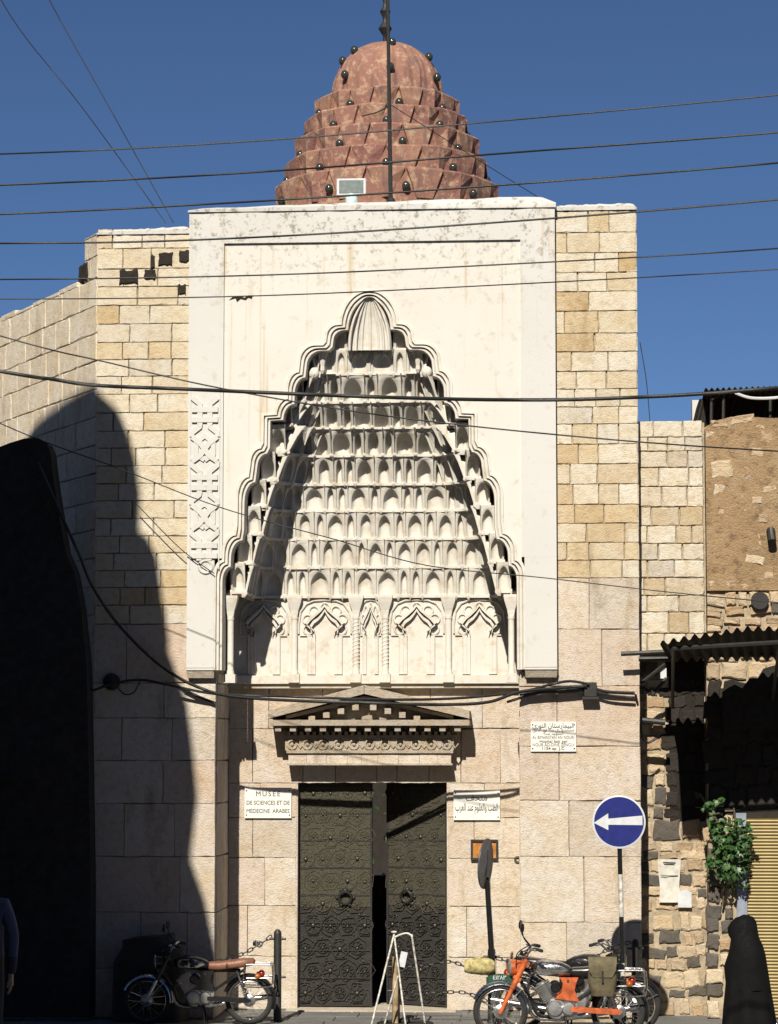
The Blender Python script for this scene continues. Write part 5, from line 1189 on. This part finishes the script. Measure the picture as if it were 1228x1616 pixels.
# ================================================================== motorcycles
def bike(label, loc, rz, st, scale=1.0, wb=1.26, group=None):
    T = thing('motorcycle', label, 'motorcycle', loc, rz, group); T.scale = (scale,) * 3
    rw = 0.295; hx_, hb_ = wb / 2, -wb / 2
    def P(mb, name, mat, par=None, sm=50):
        return mb.build(name, M[mat], par or T, sm)
    for (x, nm) in ((hx_, 'front_wheel'), (hb_, 'rear_wheel')):
        m = MB(); m.torus((x, 0, rw), rw - 0.036, 0.036, (0, 1, 0), 40, 10); wobj = P(m, nm, 'rubber')
        m = MB(); m.lathe([(rw - 0.062, -0.028), (rw - 0.072, -0.012), (rw - 0.072, 0.012), (rw - 0.062, 0.028), (rw - 0.056, 0.026), (rw - 0.064, 0), (rw - 0.056, -0.026), (rw - 0.062, -0.028)], (x, 0, rw), (0, 1, 0), 40); m.f = m.f[:-2]; P(m, 'rim', 'chrome', wobj)
        m = MB()
        for k in range(28):
            a_ = 2 * math.pi * k / 28; sy = 0.03 if k % 2 else -0.03; a2 = a_ + (0.45 if (k // 2) % 2 else -0.45)
            m.tube([(x + 0.055 * math.cos(a2), sy, rw + 0.055 * math.sin(a2)), (x + (rw - 0.068) * math.cos(a_), 0, rw + (rw - 0.068) * math.sin(a_))], 0.0022, 4)
        o_ = P(m, 'spokes', 'chrome', wobj, None); o_['kind'] = 'stuff'
        m = MB(); m.lathe([(0.02, -0.09), (0.03, -0.07), (0.075, -0.055), (0.08, -0.02), (0.075, 0.055), (0.03, 0.07), (0.02, 0.09)], (x, 0, rw), (0, 1, 0), 20); P(m, 'hub', 'alu', wobj)
    rake_ = Vector((-0.50, 0, 1)).normalized(); ax0 = Vector((hx_, 0, rw)); head = ax0 + rake_ * 0.60
    for sy in (-1, 1):
        m = MB(); off = Vector((0, sy * 0.075, 0)); m.tube([ax0 + off - rake_ * 0.02, ax0 + off + rake_ * 0.30], 0.024, 10); P(m, 'fork_leg', st['fork_low'])
        m = MB(); m.tube([ax0 + off + rake_ * 0.28, ax0 + off + rake_ * 0.62], 0.030, 10); P(m, 'fork_cover', st['paint'])
    m = MB(); m.box(head + Vector((0, 0, -0.02)), (0.09, 0.19, 0.035), Matrix.Rotation(-0.46, 3, 'Y')); m.box(head - rake_ * 0.2, (0.09, 0.19, 0.035), Matrix.Rotation(-0.46, 3, 'Y')); P(m, 'fork_crown', st['paint'], sm=None)
    hl = head - rake_ * 0.08 + Vector((0.09, 0, 0))
    m = MB(); m.lathe([(0.03, -0.11), (0.07, -0.08), (0.085, -0.02), (0.09, 0.03)], hl, (1, 0, -0.05), 20); HL = P(m, 'headlight', st['lamp'])
    m = MB(); m.lathe([(0.092, 0.028), (0.096, 0.04), (0.085, 0.05), (0.05, 0.062), (0.0, 0.066)], hl, (1, 0, -0.05), 20); P(m, 'lens', 'glass_lamp', HL)
    hb = head + Vector((0.0, 0, 0.03))
    m = MB(); m.tube(smooth_path([hb + Vector((-0.16, -0.36, 0.10)), hb + Vector((-0.08, -0.27, 0.12)), hb + Vector((0.0, -0.12, 0.03)), hb + Vector((0.0, 0.12, 0.03)), hb + Vector((-0.08, 0.27, 0.12)), hb + Vector((-0.16, 0.36, 0.10))], 5), 0.012, 8); HBAR = P(m, 'handlebar', 'chrome')
    for sy in (-1, 1):
        m = MB(); m.tube([hb + Vector((-0.11, sy * 0.30, 0.115)), hb + Vector((-0.165, sy * 0.37, 0.10))], 0.019, 8); P(m, 'grip', 'rubber', HBAR)
        m = MB(); m.tube([hb + Vector((-0.05, sy * 0.25, 0.125)), hb + Vector((-0.02, sy * 0.30, 0.12)), hb + Vector((-0.10, sy * 0.39, 0.10))], 0.007, 6); P(m, 'lever', 'chrome', HBAR)
        if st['mirror'][0 if sy < 0 else 1]:
            q = hb + Vector((0.04, sy * 0.30, 0.30)); m = MB(); m.tube(smooth_path([hb + Vector((-0.06, sy * 0.24, 0.12)), hb + Vector((0.02, sy * 0.27, 0.22)), q], 5), 0.006, 6)
            m.lathe([(0.0, 0.02), (0.045, 0.012), (0.052, 0.0), (0.048, -0.006)], q + Vector((0, 0, 0.035)), (1, 0.3 * sy, 0.1), 16); P(m, 'mirror', 'black', HBAR)
    m = MB(); m.lathe([(0.045, 0), (0.05, 0.03), (0.04, 0.05)], hb + Vector((0.02, 0, 0.02)), (-0.3, 0, 1), 14); P(m, 'speedometer', 'black')
    m = MB()
    for sy in (-1, 1):
        m.tube(smooth_path([hb + Vector((-0.05, sy * 0.22, 0.12)), hb + Vector((0.09, sy * 0.14, 0.02)), hb + Vector((0.08, sy * 0.05, -0.2)), Vector((0.30, sy * 0.06, 0.45))], 6), 0.006, 6)
    P(m, 'control_cable', 'black')
    # tank
    def tank_ring(x, zc, wy, hz, flat=0.75):
        out = []
        for k in range(20):
            a_ = 2 * math.pi * k / 20; c_, s_ = math.cos(a_), math.sin(a_)
            out.append(Vector((x, wy * math.copysign(abs(c_) ** 0.75, c_), zc + hz * (math.copysign(abs(s_) ** 0.8, s_) if s_ > 0 else -abs(s_) ** 0.6 * flat))))
        return out
    x1 = head.x - 0.06
    TK = MB(); TK.loft([tank_ring(x1 - dx_, zc, wy, hz) for dx_, zc, wy, hz in ((0.0, 0.755, 0.03, 0.03), (0.03, 0.75, 0.075, 0.07), (0.11, 0.75, 0.115, 0.095), (0.22, 0.745, 0.125, 0.10), (0.33, 0.735, 0.11, 0.085), (0.41, 0.72, 0.085, 0.06), (0.45, 0.71, 0.05, 0.03))]); TKo = P(TK, 'fuel_tank', st['tank'])
    for sy in (-1, 1):
        pts = []
        for (dx_, zf) in ((0.05, 0.73), (0.07, 0.79), (0.16, 0.81), (0.28, 0.795), (0.37, 0.765), (0.39, 0.735), (0.30, 0.70), (0.16, 0.695), (0.07, 0.70)):
            t_ = dx_ / 0.45; wy = (0.075 + 0.35 * dx_ if dx_ < 0.11 else 0.118 if dx_ < 0.28 else 0.105) ; k_ = max(0, 1 - ((zf - 0.745) / 0.11) ** 2) ** 0.4
            pts.append(Vector((x1 - dx_, sy * (wy * k_ + 0.012), zf)))
        m = MB(); cpt = sum(pts, Vector()) / len(pts) + Vector((0, sy * 0.014, 0)); m.v = [tuple(p) for p in pts] + [tuple(cpt)]; m.f = [(i, (i + 1) % len(pts), len(pts)) for i in range(len(pts))]
        m.v += [(p[0], p[1] - sy * 0.03, p[2]) for p in [tuple(q_) for q_ in pts]]; n_ = len(pts); m.f += [(i, (i + 1) % n_, n_ + 1 + (i + 1) % n_, n_ + 1 + i) for i in range(n_)]
        PN = P(m, 'tank_panel', st['panel'], TKo, 60)
        if st.get('badge'):
            m = MB()
            for k in range(2): m.box((x1 - 0.135 - k * 0.125, sy * 0.142, 0.745), (0.095, 0.006, 0.034))
            P(m, 'badge_letters', 'ink', TKo, None)
    # seat
    xs = x1 - 0.42
    def seat_ring(x, zc, wy, hz): return [Vector((x, wy * math.copysign(abs(math.cos(a_)) ** 0.5, math.cos(a_)), zc + hz * math.copysign(abs(math.sin(a_)) ** 0.6, math.sin(a_)))) for a_ in [2 * math.pi * k / 16 for k in range(16)]]
    m = MB(); m.loft([seat_ring(xs - dx_, zc, wy, hz) for dx_, zc, wy, hz in ((0.0, 0.70, 0.05, 0.02), (0.02, 0.715, 0.09, 0.05), (0.14, 0.715, 0.115, 0.055), (0.30, 0.735, 0.125, 0.055), (0.45, 0.755, 0.12, 0.055), (0.55, 0.765, 0.10, 0.045), (0.58, 0.765, 0.06, 0.02))]); P(m, 'seat', st['seat'])
    m = MB(); m.torus((0, 0, 0), 1, 0.07, (1, 0, 0), 20, 6); m.v = [(xs - 0.24 + p[0] * 0.1, p[1] * 0.126, 0.725 + p[2] * 0.06) for p in m.v]; P(m, 'seat_strap', 'black')
    # frame
    m = MB()
    m.tube([head - rake_ * 0.1, Vector((x1 - 0.45, 0, 0.66)), Vector((xs - 0.40, 0, 0.66))], 0.022, 8)
    m.tube(smooth_path([head - rake_ * 0.18, Vector((0.30, 0, 0.42)), Vector((0.22, 0, 0.26)), Vector((-0.05, 0, 0.23))], 6), 0.020, 8)
    for sy in (-1, 1):
        m.tube([Vector((xs - 0.05, sy * 0.08, 0.66)), Vector((-0.16, sy * 0.08, 0.30))], 0.016, 8); m.tube([Vector((xs - 0.45, sy * 0.10, 0.67)), Vector((-0.20, sy * 0.09, 0.42))], 0.014, 8)
    P(m, 'frame', st['frame'])
    for sy in (-1, 1):
        pts = [(x1 - 0.30, 0.665), (x1 - 0.50, 0.665), (x1 - 0.475, 0.60), (x1 - 0.46, 0.53), (x1 - 0.51, 0.41), (x1 - 0.25, 0.44), (x1 - 0.32, 0.53), (x1 - 0.335, 0.60)]
        m = MB(); m.prism([Vector((x_, sy * 0.10, z_)) for x_, z_ in pts], (0, 0, 0), (0, sy * 0.022, 0)); SC = P(m, 'side_cover', st['paint'], sm=None)
        m = MB(); m.box((x1 - 0.39, sy * 0.123, 0.625), (0.025, 0.004, 0.03)); P(m, 'badge', 'ink', SC, None)
    # engine
    m = MB(); m.lathe([(0.10, -0.11), (0.115, -0.09), (0.115, 0.09), (0.10, 0.11)], (0.03, 0, 0.33), (0, 1, 0), 24); m.box((-0.09, 0, 0.34), (0.2, 0.19, 0.17)); EN = P(m, 'engine', 'alu', sm=40)
    for sy in (-1, 1):
        for (x_, r_) in ((0.05, 0.085), (-0.095, 0.075)):
            m = MB(); m.lathe([(r_, 0.0), (r_, 0.02), (r_ * 0.85, 0.034), (0.02, 0.038)], (x_, sy * 0.10, 0.335), (0, sy, 0), 24); P(m, 'crankcase_cover', 'alu', EN, 40)
    m = MB(); cyl_ax = Vector((0.55, 0, 0.83)).normalized()
    for k in range(9):
        c_ = Vector((0.08, 0, 0.42)) + cyl_ax * (0.02 + 0.022 * k); m.box(c_, (0.17, 0.17, 0.010), Matrix.Rotation(0.58, 3, 'Y'))
    m.tube([Vector((0.08, 0, 0.40)), Vector((0.08, 0, 0.42)) + cyl_ax * 0.22], 0.055, 14); P(m, 'cylinder', 'alu', EN, None)
    for sy in (-1, 1):
        m = MB(); m.lathe([(0.05, 0), (0.058, 0.02), (0.058, 0.06), (0.04, 0.075)], (x1 - 0.26, sy * 0.09, 0.56), (0, sy, 0), 18); P(m, 'air_cleaner', 'black', EN, 40)
    m = MB(); m.tube(smooth_path([Vector((0.22, -0.06, 0.50)), Vector((0.32, -0.09, 0.42)), Vector((0.28, -0.12, 0.24)), Vector((0.10, -0.14, 0.20)), Vector((-0.25, -0.15, 0.24)), Vector((hb_ - 0.02, -0.15, 0.30)), Vector((hb_ - 0.30, -0.15, 0.34))], 6), [0.02] * 19 + [0.028, 0.034] + [0.036] * 16, 10); P(m, 'exhaust', 'chrome')
    # rear suspension
    for sy in (-1, 1):
        m = MB(); m.tube([Vector((-0.14, sy * 0.09, 0.32)), Vector((hb_, sy * 0.09, rw))], 0.022, 8); P(m, 'swing_arm', st['arm'])
        m = MB(); a_, e_ = Vector((hb_ + 0.02, sy * 0.115, rw + 0.02)), Vector((xs - 0.36, sy * 0.115, 0.66)); m.tube([a_, e_], 0.012, 8)
        n_ = 60; dd = (e_ - a_); u_ = dd.orthogonal().normalized(); w_ = dd.normalized().cross(u_)
        m.tube([a_ + dd * (0.12 + 0.6 * k / n_) + (u_ * math.cos(k * 0.9) + w_ * math.sin(k * 0.9)) * 0.024 for k in range(n_)], 0.0055, 5); P(m, 'shock', 'chrome')
    m = MB(); m.prism([Vector((x_, 0.115, z_)) for x_, z_ in ((-0.12, 0.355), (hb_ + 0.03, 0.335), (hb_ - 0.03, 0.315), (hb_ - 0.02, 0.285), (hb_ + 0.05, 0.275), (-0.12, 0.305))], (0, 0, 0), (0, 0.03, 0)); P(m, 'chain_case', st['arm'], sm=None)
    # mudguards
    def guard(x, a0, a1, r_, wy, name, mat):
        m = MB(); rings = []
        for k in range(17):
            a_ = R(a0 + (a1 - a0) * k / 16); ca, sa = math.cos(a_), math.sin(a_)
            rings.append([Vector((x + ca * rr_, y_, rw + sa * rr_)) for y_, rr_ in ((-wy, r_ - 0.02), (-wy * 0.7, r_ + 0.008), (0, r_ + 0.018), (wy * 0.7, r_ + 0.008), (wy, r_ - 0.02), (0, r_ + 0.006))])
        m.loft(rings); P(m, name, mat)
    guard(hx_, 25, 185, rw + 0.012, 0.055, 'front_mudguard', st['guard_f']); guard(hb_, 20, 200, rw + 0.02, 0.06, 'rear_mudguard', st['guard_r'])
    m = MB(); m.tube([Vector((hx_ - 0.22, 0.055, rw + 0.23)), ax0 + Vector((0, 0.06, 0))], 0.007, 6); m.tube([Vector((hx_ + 0.27, -0.055, rw + 0.13)), ax0 + Vector((0, -0.06, 0))], 0.007, 6); P(m, 'guard_stay', 'chrome')
    if st.get('plate'):
        m = MB(); rings = [[Vector((hx_ + math.cos(R(a_)) * r_, y_, rw + math.sin(R(a_)) * r_)) for y_ in (-0.008, 0.008) for r_ in ()] for a_ in ()]
        pts = [Vector((hx_ + math.cos(R(a_)) * (rw + 0.03), 0, rw + math.sin(R(a_)) * (rw + 0.03))) for a_ in (62, 75, 88, 101, 114)]; pts2 = [p + Vector((0.0, 0, 0.075)) for p in pts]
        m.prism(pts + pts2[::-1], (0, -0.006, 0), (0, 0.006, 0)); PLT = P(m, 'number_plate', 'green_plate', sm=None)
        me = text_mesh('٤١٢٨٣', 0.06, 'plate_digits', M['sign_grey'], bold=0.001); o_ = obj('plate_digits', me, PLT, (hx_ + 0.01, 0.008, rw * 2 + 0.062)); o_.rotation_euler = (0, 0, math.pi)
    # rack, lamp, stand, pegs
    if st.get('rack'):
        m = MB(); zr = 0.74; xr0, xr1 = xs - 0.48, xs - 0.80
        for sy in (-1, 1):
            m.tube(smooth_path([Vector((xr0, sy * 0.15, zr)), Vector((xr1 + 0.04, sy * 0.15, zr)), Vector((xr1, sy * 0.15, zr - 0.04)), Vector((xr1 + 0.0, sy * 0.16, zr - 0.22)), Vector((xr1 + 0.06, sy * 0.16, zr - 0.27)), Vector((xr0 + 0.05, sy * 0.16, zr - 0.27))], 4), 0.009, 6)
            m.tube([Vector((xr0, sy * 0.16, zr - 0.16)), Vector((xr1 + 0.01, sy * 0.16, zr - 0.16))], 0.008, 6); m.tube([Vector((xr0 + 0.02, sy * 0.15, zr)), Vector((xr0 + 0.05, sy * 0.15, zr - 0.27))], 0.008, 6)
        for k in range(5): x_ = xr0 + (xr1 - xr0) * k / 4.4; m.tube([Vector((x_, -0.15, zr)), Vector((x_, 0.15, zr))], 0.007, 6)
        P(m, 'luggage_rack', 'chrome')
    m = MB(); m.sphere((xs - 0.66, 0, 0.62), 0.05, 12, 8, (0.8, 1.2, 1)); P(m, 'tail_light', 'red_lens')
    for sy in (-1, 1):
        m = MB(); m.sphere((xs - 0.62, sy * 0.17, 0.60), 0.035, 10, 8); m.tube([(xs - 0.60, 0, 0.60), (xs - 0.61, sy * 0.16, 0.60)], 0.008, 6); P(m, 'indicator', 'amber_lens')
        m = MB(); m.tube([(-0.02, sy * 0.09, 0.24), (-0.02, sy * 0.24, 0.25)], 0.014, 8); P(m, 'foot_peg', 'rubber')
    for sy in (-1, 1):
        m = MB(); m.tube([(-0.06, sy * 0.08, 0.24), (-0.10, sy * 0.20, 0.012)], 0.011, 6); P(m, 'stand_leg', 'black')
    return T
OR = dict(paint='orange', tank='chrome', panel='chrome', seat='black', fork_low='orange', lamp='orange', frame='black', arm='orange', guard_f='chrome', guard_r='black', mirror=(1, 1), plate=1, rack=1)
BK = dict(paint='black', tank='black', panel='chrome', seat='brown_leather', fork_low='chrome', lamp='black', frame='black', arm='black', guard_f='chrome', guard_r='black', mirror=(1, 1), rack=1, badge=1)
B2 = dict(paint='black', tank='black', panel='black', seat='black', fork_low='chrome', lamp='black', frame='black', arm='black', guard_f='black', guard_r='chrome', mirror=(0, 0), rack=0)
# facing left: rotate by 180 degrees
YO = -2.0; xf, xr_ = XX(790, 1583, YO), XX(976, 1583, YO)
bike('orange motorcycle with chrome tank side parked right of the doors', ((xf + xr_) / 2, YO, 0.012), math.pi + R(3), OR, (xr_ - xf) / 1.26)
x2 = XX(905, 1560, -0.95); bike('black motorcycle facing right, mostly hidden behind the orange motorcycle', (x2 + 0.04, -1.15, 0.012), R(-8), B2, 1.0)
YK = -0.72; xf, xr_ = XX(238, 1560, YK), XX(388, 1560, YK)
bike('black motorcycle with brown seat, its front wheel in deep shade', ((xf + xr_) / 2, YK, 0.012), math.pi + R(4), BK, (xr_ - xf) / 1.26 * 1.07)
# bags and bundles
c0 = W(951, 1540, YO - 0.22); m = MB(); rings = []
for k in range(9):
    t = k / 8; hw = 0.135 + 0.02 * math.sin(math.pi * t) - 0.05 * max(0, 0.4 - t); dp = 0.055 + 0.035 * math.sin(math.pi * t)
    rings.append([Vector((hw * math.copysign(abs(math.cos(a_)) ** 0.5, math.cos(a_)) + random.uniform(-0.006, 0.006), dp * math.copysign(abs(math.sin(a_)) ** 0.6, math.sin(a_)) + random.uniform(-0.006, 0.006), -0.21 + 0.40 * t)) for a_ in [2 * math.pi * j / 18 for j in range(18)]])
sb = thing('saddle_bag', 'olive canvas saddle bag hanging on the orange motorcycle', 'bag', tuple(c0))
m.loft(rings); m.build('pouch', M['canvas'], sb, 60)
m = MB(); m.loft([[Vector((sx * w_, y_, z_)) for sx in (-1, 1)] + [Vector((sx * w_, y_ + 0.012, z_)) for sx in (1, -1)] for w_, y_, z_ in ((0.15, 0.02, 0.20), (0.152, -0.06, 0.195), (0.15, -0.098, 0.15), (0.14, -0.104, 0.06), (0.10, -0.10, -0.01))]); m.build('flap', M['canvas'], sb, 50)
m = MB(); m.box((0.0, -0.108, 0.0), (0.02, 0.008, 0.12)); m.build('strap', M['iron'], sb)
c0 = W(757, 1522, -0.75); m = MB(); rings = []
for k in range(10):
    t = k / 9; r_ = 0.10 * math.sin(math.pi * (0.12 + 0.76 * t)) ** 0.5
    rings.append([Vector((-0.17 + 0.34 * t, r_ * math.cos(a_) * 0.9 + random.uniform(-0.008, 0.008), r_ * math.sin(a_) + random.uniform(-0.008, 0.008) - 0.02)) + c0 for a_ in [2 * math.pi * j / 14 for j in range(14)]])
m.loft(rings); tag(m.build('cloth_bundle', M['floral'], smooth=60), 'yellowed cloth bundle tied beside the leaning sign pole', 'bundle')
c0 = W(235, 1500, -0.4); m = MB(); rings = []
for k in range(12):
    t = k / 11; wx = 0.44 * (1 - 0.12 * t); z_ = 0.012 + (0.88 - 0.012) * t if t < 0.9 else 0.88 + 0.09 * (t - 0.9) / 0.1
    wx *= 1.0 if t < 0.9 else 0.75
    rings.append([Vector((c0.x + wx * math.copysign(abs(math.cos(a_)) ** 0.55, math.cos(a_)) * (1 + 0.05 * math.sin(5 * a_ + 3 * t)), -0.35 + 0.20 * math.copysign(abs(math.sin(a_)) ** 0.6, math.sin(a_)) * (1 + 0.08 * math.sin(4 * a_)), z_ + (0.04 * math.cos(a_) if t > 0.8 else 0))) for a_ in [2 * math.pi * j / 24 for j in range(24)]])
m.loft(rings); tag(m.build('covered_bundle', simple('black_tarpaulin', (0.022, 0.02, 0.018), 0.6, 0, 0.4, 6, 0.5), smooth=60), 'dark tarpaulin covered load against the shaded wall behind the motorcycle', 'bundle')
c0 = W(405, 1490, YK + 0.05); m = MB(); m.lathe([(0.035, -0.02), (0.045, 0.0), (0.04, 0.03), (0.01, 0.045)], c0, (0, 0, 1), 12); m.torus(c0 + Vector((0.03, 0, 0.0)), 0.035, 0.008, (0, 1, 0.3), 14, 6); tag(m.build('padlock', M['chrome'], smooth=50), 'chrome padlock on the brown seat of the black motorcycle', 'padlock')

# ================================================================== people
def ring(c, rx, ry, z, n=28, fold=0.0, nf=9, ph=0.0, sq=1.0):
    return [Vector((c[0] + rx * math.cos(a_) * (1 + fold * math.sin(nf * a_ + ph)), c[1] + ry * math.sin(a_) * (1 + fold * math.sin(nf * a_ + ph + 0.7)), z)) for a_ in [2 * math.pi * k / n for k in range(n)]]
M['chador'] = simple('black_chador', (0.006, 0.006, 0.0065), 0.8, 0, 0.3, 6, 0.2, 0.12)
pz = -0.13; YW = Wg(1182, 1690, pz).y
hd_ = W(1172, 1445, YW); Hh = hd_.z - pz; xw = W(1180, 1560, YW).x - hd_.x
PW = thing('person', 'person wrapped in a black veil and cloak walking left past the shutter', 'person', (hd_.x, YW, pz))
S = Hh / 1.52
prof = [(0.02, 0.06, 0.30, 0.24, 0.10, 1.0), (0.30, 0.06, 0.275, 0.225, 0.085, 0.6), (0.60, 0.05, 0.245, 0.215, 0.06, 0.3), (0.85, 0.045, 0.215, 0.205, 0.04, 0.2), (1.02, 0.04, 0.19, 0.20, 0.02, 0), (1.16, 0.035, 0.175, 0.205, 0.015, 0), (1.24, 0.03, 0.155, 0.185, 0.01, 0), (1.29, 0.015, 0.135, 0.14, 0.0, 0), (1.33, 0.0, 0.125, 0.115, 0, 0), (1.40, -0.005, 0.128, 0.105, 0, 0), (1.46, 0.0, 0.115, 0.095, 0, 0), (1.50, 0.01, 0.08, 0.07, 0, 0), (1.52, 0.012, 0.02, 0.02, 0, 0)]
m = MB(); rings = []
for (z, cx_, rx, ry, fo, ph) in prof:
    r_ = ring((cx_ * S, 0), rx * S, ry * S, z * S, 40, fo, 7, ph)
    if 0.85 < z < 1.2:   # the hand held inside the cloak pushes it out in front
        r_ = [p + Vector((-0.06 * S * max(0, math.cos(math.pi * k / 20 - math.pi)) ** 6 * max(0, 1 - abs(z - 0.97) / 0.15), 0, 0)) for k, p in enumerate(r_)]
    if 1.33 <= z <= 1.42: r_ = [p + Vector((-0.018 * S * max(0, math.cos(math.pi * k / 20 - math.pi)) ** 10, 0, 0)) for k, p in enumerate(r_)]
    rings.append(r_)
m.loft(rings); m.build('cloak', M['chador'], PW, 70)
vm = MB(); vr = []
for (z, cx_, rx, ry) in ((0.80, 0.05, 0.222, 0.212), (1.0, 0.045, 0.198, 0.208), (1.14, 0.04, 0.182, 0.21), (1.23, 0.034, 0.163, 0.19), (1.30, 0.020, 0.142, 0.147), (1.38, 0.012, 0.136, 0.118), (1.46, 0.012, 0.124, 0.104), (1.51, 0.016, 0.088, 0.076), (1.53, 0.018, 0.02, 0.02)):
    vr.append([Vector((cx_ * S + rx * S * math.cos(a_), ry * S * math.sin(a_), z * S)) for a_ in [R(-118 + 236 * k / 26) for k in range(27)]])
vm.loft(vr, cap=False, closed=False); vm.build('veil', M['chador'], PW, 70)
for sy in (-1, 1):
    m = MB(); m.loft([ring((-0.10 * S + sy * 0.04, sy * 0.08), 0.11 * k, 0.042 * k, z, 14) for k, z in ((1, 0.004), (1.02, 0.03), (0.8, 0.06), (0.4, 0.075))]); m.build('shoe', M['black'], PW, 50)
# man at the left edge, only his shoulder and arm come into the picture
def skin_person(name, label, loc, rz, joints, edges, mats, root):
    pass
pz = -0.13; YM = Wg(0, 1700, pz).y; xm = W(-26, 1560, YM).x
zsh_ = W(0, 1425, YM).z - pz; S = zsh_ / 1.42
PM = thing('person', 'person in a pale blue shirt and dark trousers cut off by the picture edge', 'person', (xm, YM, pz))
J = [(0, 0, 0.94), (0, 0, 1.10), (0, 0, 1.32), (0, 0, 1.46), (0, -0.01, 1.53), (0, -0.01, 1.63), (0, -0.01, 1.72),
     (0.17, 0, 1.40), (0.245, 0.01, 1.15), (0.25, -0.05, 0.92), (0.245, -0.07, 0.84), (-0.17, 0, 1.40), (-0.245, 0.01, 1.15), (-0.25, -0.05, 0.92), (-0.245, -0.07, 0.84),
     (0.09, 0, 0.90), (0.10, -0.01, 0.50), (0.10, 0.02, 0.09), (0.10, -0.14, 0.04), (-0.09, 0, 0.90), (-0.10, -0.01, 0.50), (-0.10, 0.02, 0.09), (-0.10, -0.14, 0.04)]
Rd = [0.145, 0.135, 0.15, 0.07, 0.06, 0.095, 0.06, 0.075, 0.052, 0.042, 0.035, 0.075, 0.052, 0.042, 0.035, 0.10, 0.072, 0.05, 0.04, 0.10, 0.072, 0.05, 0.04]
Ed = [(0, 1), (1, 2), (2, 3), (3, 4), (4, 5), (5, 6), (2, 7), (7, 8), (8, 9), (9, 10), (2, 11), (11, 12), (12, 13), (13, 14), (0, 15), (15, 16), (16, 17), (17, 18), (0, 19), (19, 20), (20, 21), (21, 22)]
me = bpy.data.meshes.new('body'); me.from_pydata([tuple(Vector(p) * S) for p in J], Ed, []); bo = obj('body', me, PM)
sk = bo.modifiers.new('skin', 'SKIN'); 
if not me.skin_vertices: me.skin_vertices.new() if hasattr(me.skin_vertices, 'new') else None
sv = me.skin_vertices[0].data
for i, r_ in enumerate(Rd): sv[i].radius = (r_ * S * (1.25 if i in (0, 1, 2) else 1), r_ * S * (0.8 if i in (0, 1, 2) else 1))
sv[0].use_root = True
ss = bo.modifiers.new('sub', 'SUBSURF'); ss.levels = 2; ss.render_levels = 2
def person_mat():
    t = NT('clothes'); p = t.objco(); sep = t.node('ShaderNodeSeparateXYZ'); t.link(p, sep.inputs[0]); d = t.node('ShaderNodeMath', operation='DIVIDE'); d.inputs[1].default_value = 2.0 * S; t.link(sep.outputs['Z'], d.inputs[0])
    c = t.ramp(d.outputs[0], [(0.0, (0.02, 0.02, 0.022)), (0.04, (0.03, 0.03, 0.04)), (0.49, (0.055, 0.07, 0.125)), (0.735, (0.36, 0.22, 0.15)), (0.83, (0.02, 0.015, 0.012))], 'CONSTANT'); t.col(c); return t.done(0.8)
me.materials.append(person_mat())
for sx in (-1, 1):
    m = MB(); hx0 = Vector((sx * 0.245, -0.075, 0.80)) * S
    m.loft([[hx0 + Vector((a_ * 0.014, b_ * 0.036, z_)) * S for a_, b_ in ((-1, -1), (1, -1), (1, 1), (-1, 1))] for z_ in (0.05, 0.0, -0.05)])
    for k in range(4): m.tube([hx0 + Vector((0, -0.030 + 0.020 * k, -0.04)) * S, hx0 + Vector((-sx * 0.006, -0.032 + 0.020 * k, -0.085)) * S, hx0 + Vector((-sx * 0.022, -0.030 + 0.019 * k, -0.12 + 0.008 * abs(k - 1.4))) * S], [0.0095 * S, 0.009 * S, 0.007 * S], 6)
    m.tube([hx0 + Vector((0, -0.034, 0.01)) * S, hx0 + Vector((-sx * 0.01, -0.056, -0.025)) * S, hx0 + Vector((-sx * 0.018, -0.058, -0.06)) * S], [0.011 * S, 0.010 * S, 0.008 * S], 6)
    m.build('hand', simple('skin', (0.36, 0.22, 0.15), 0.6, 0, 0.1), PM, 60)
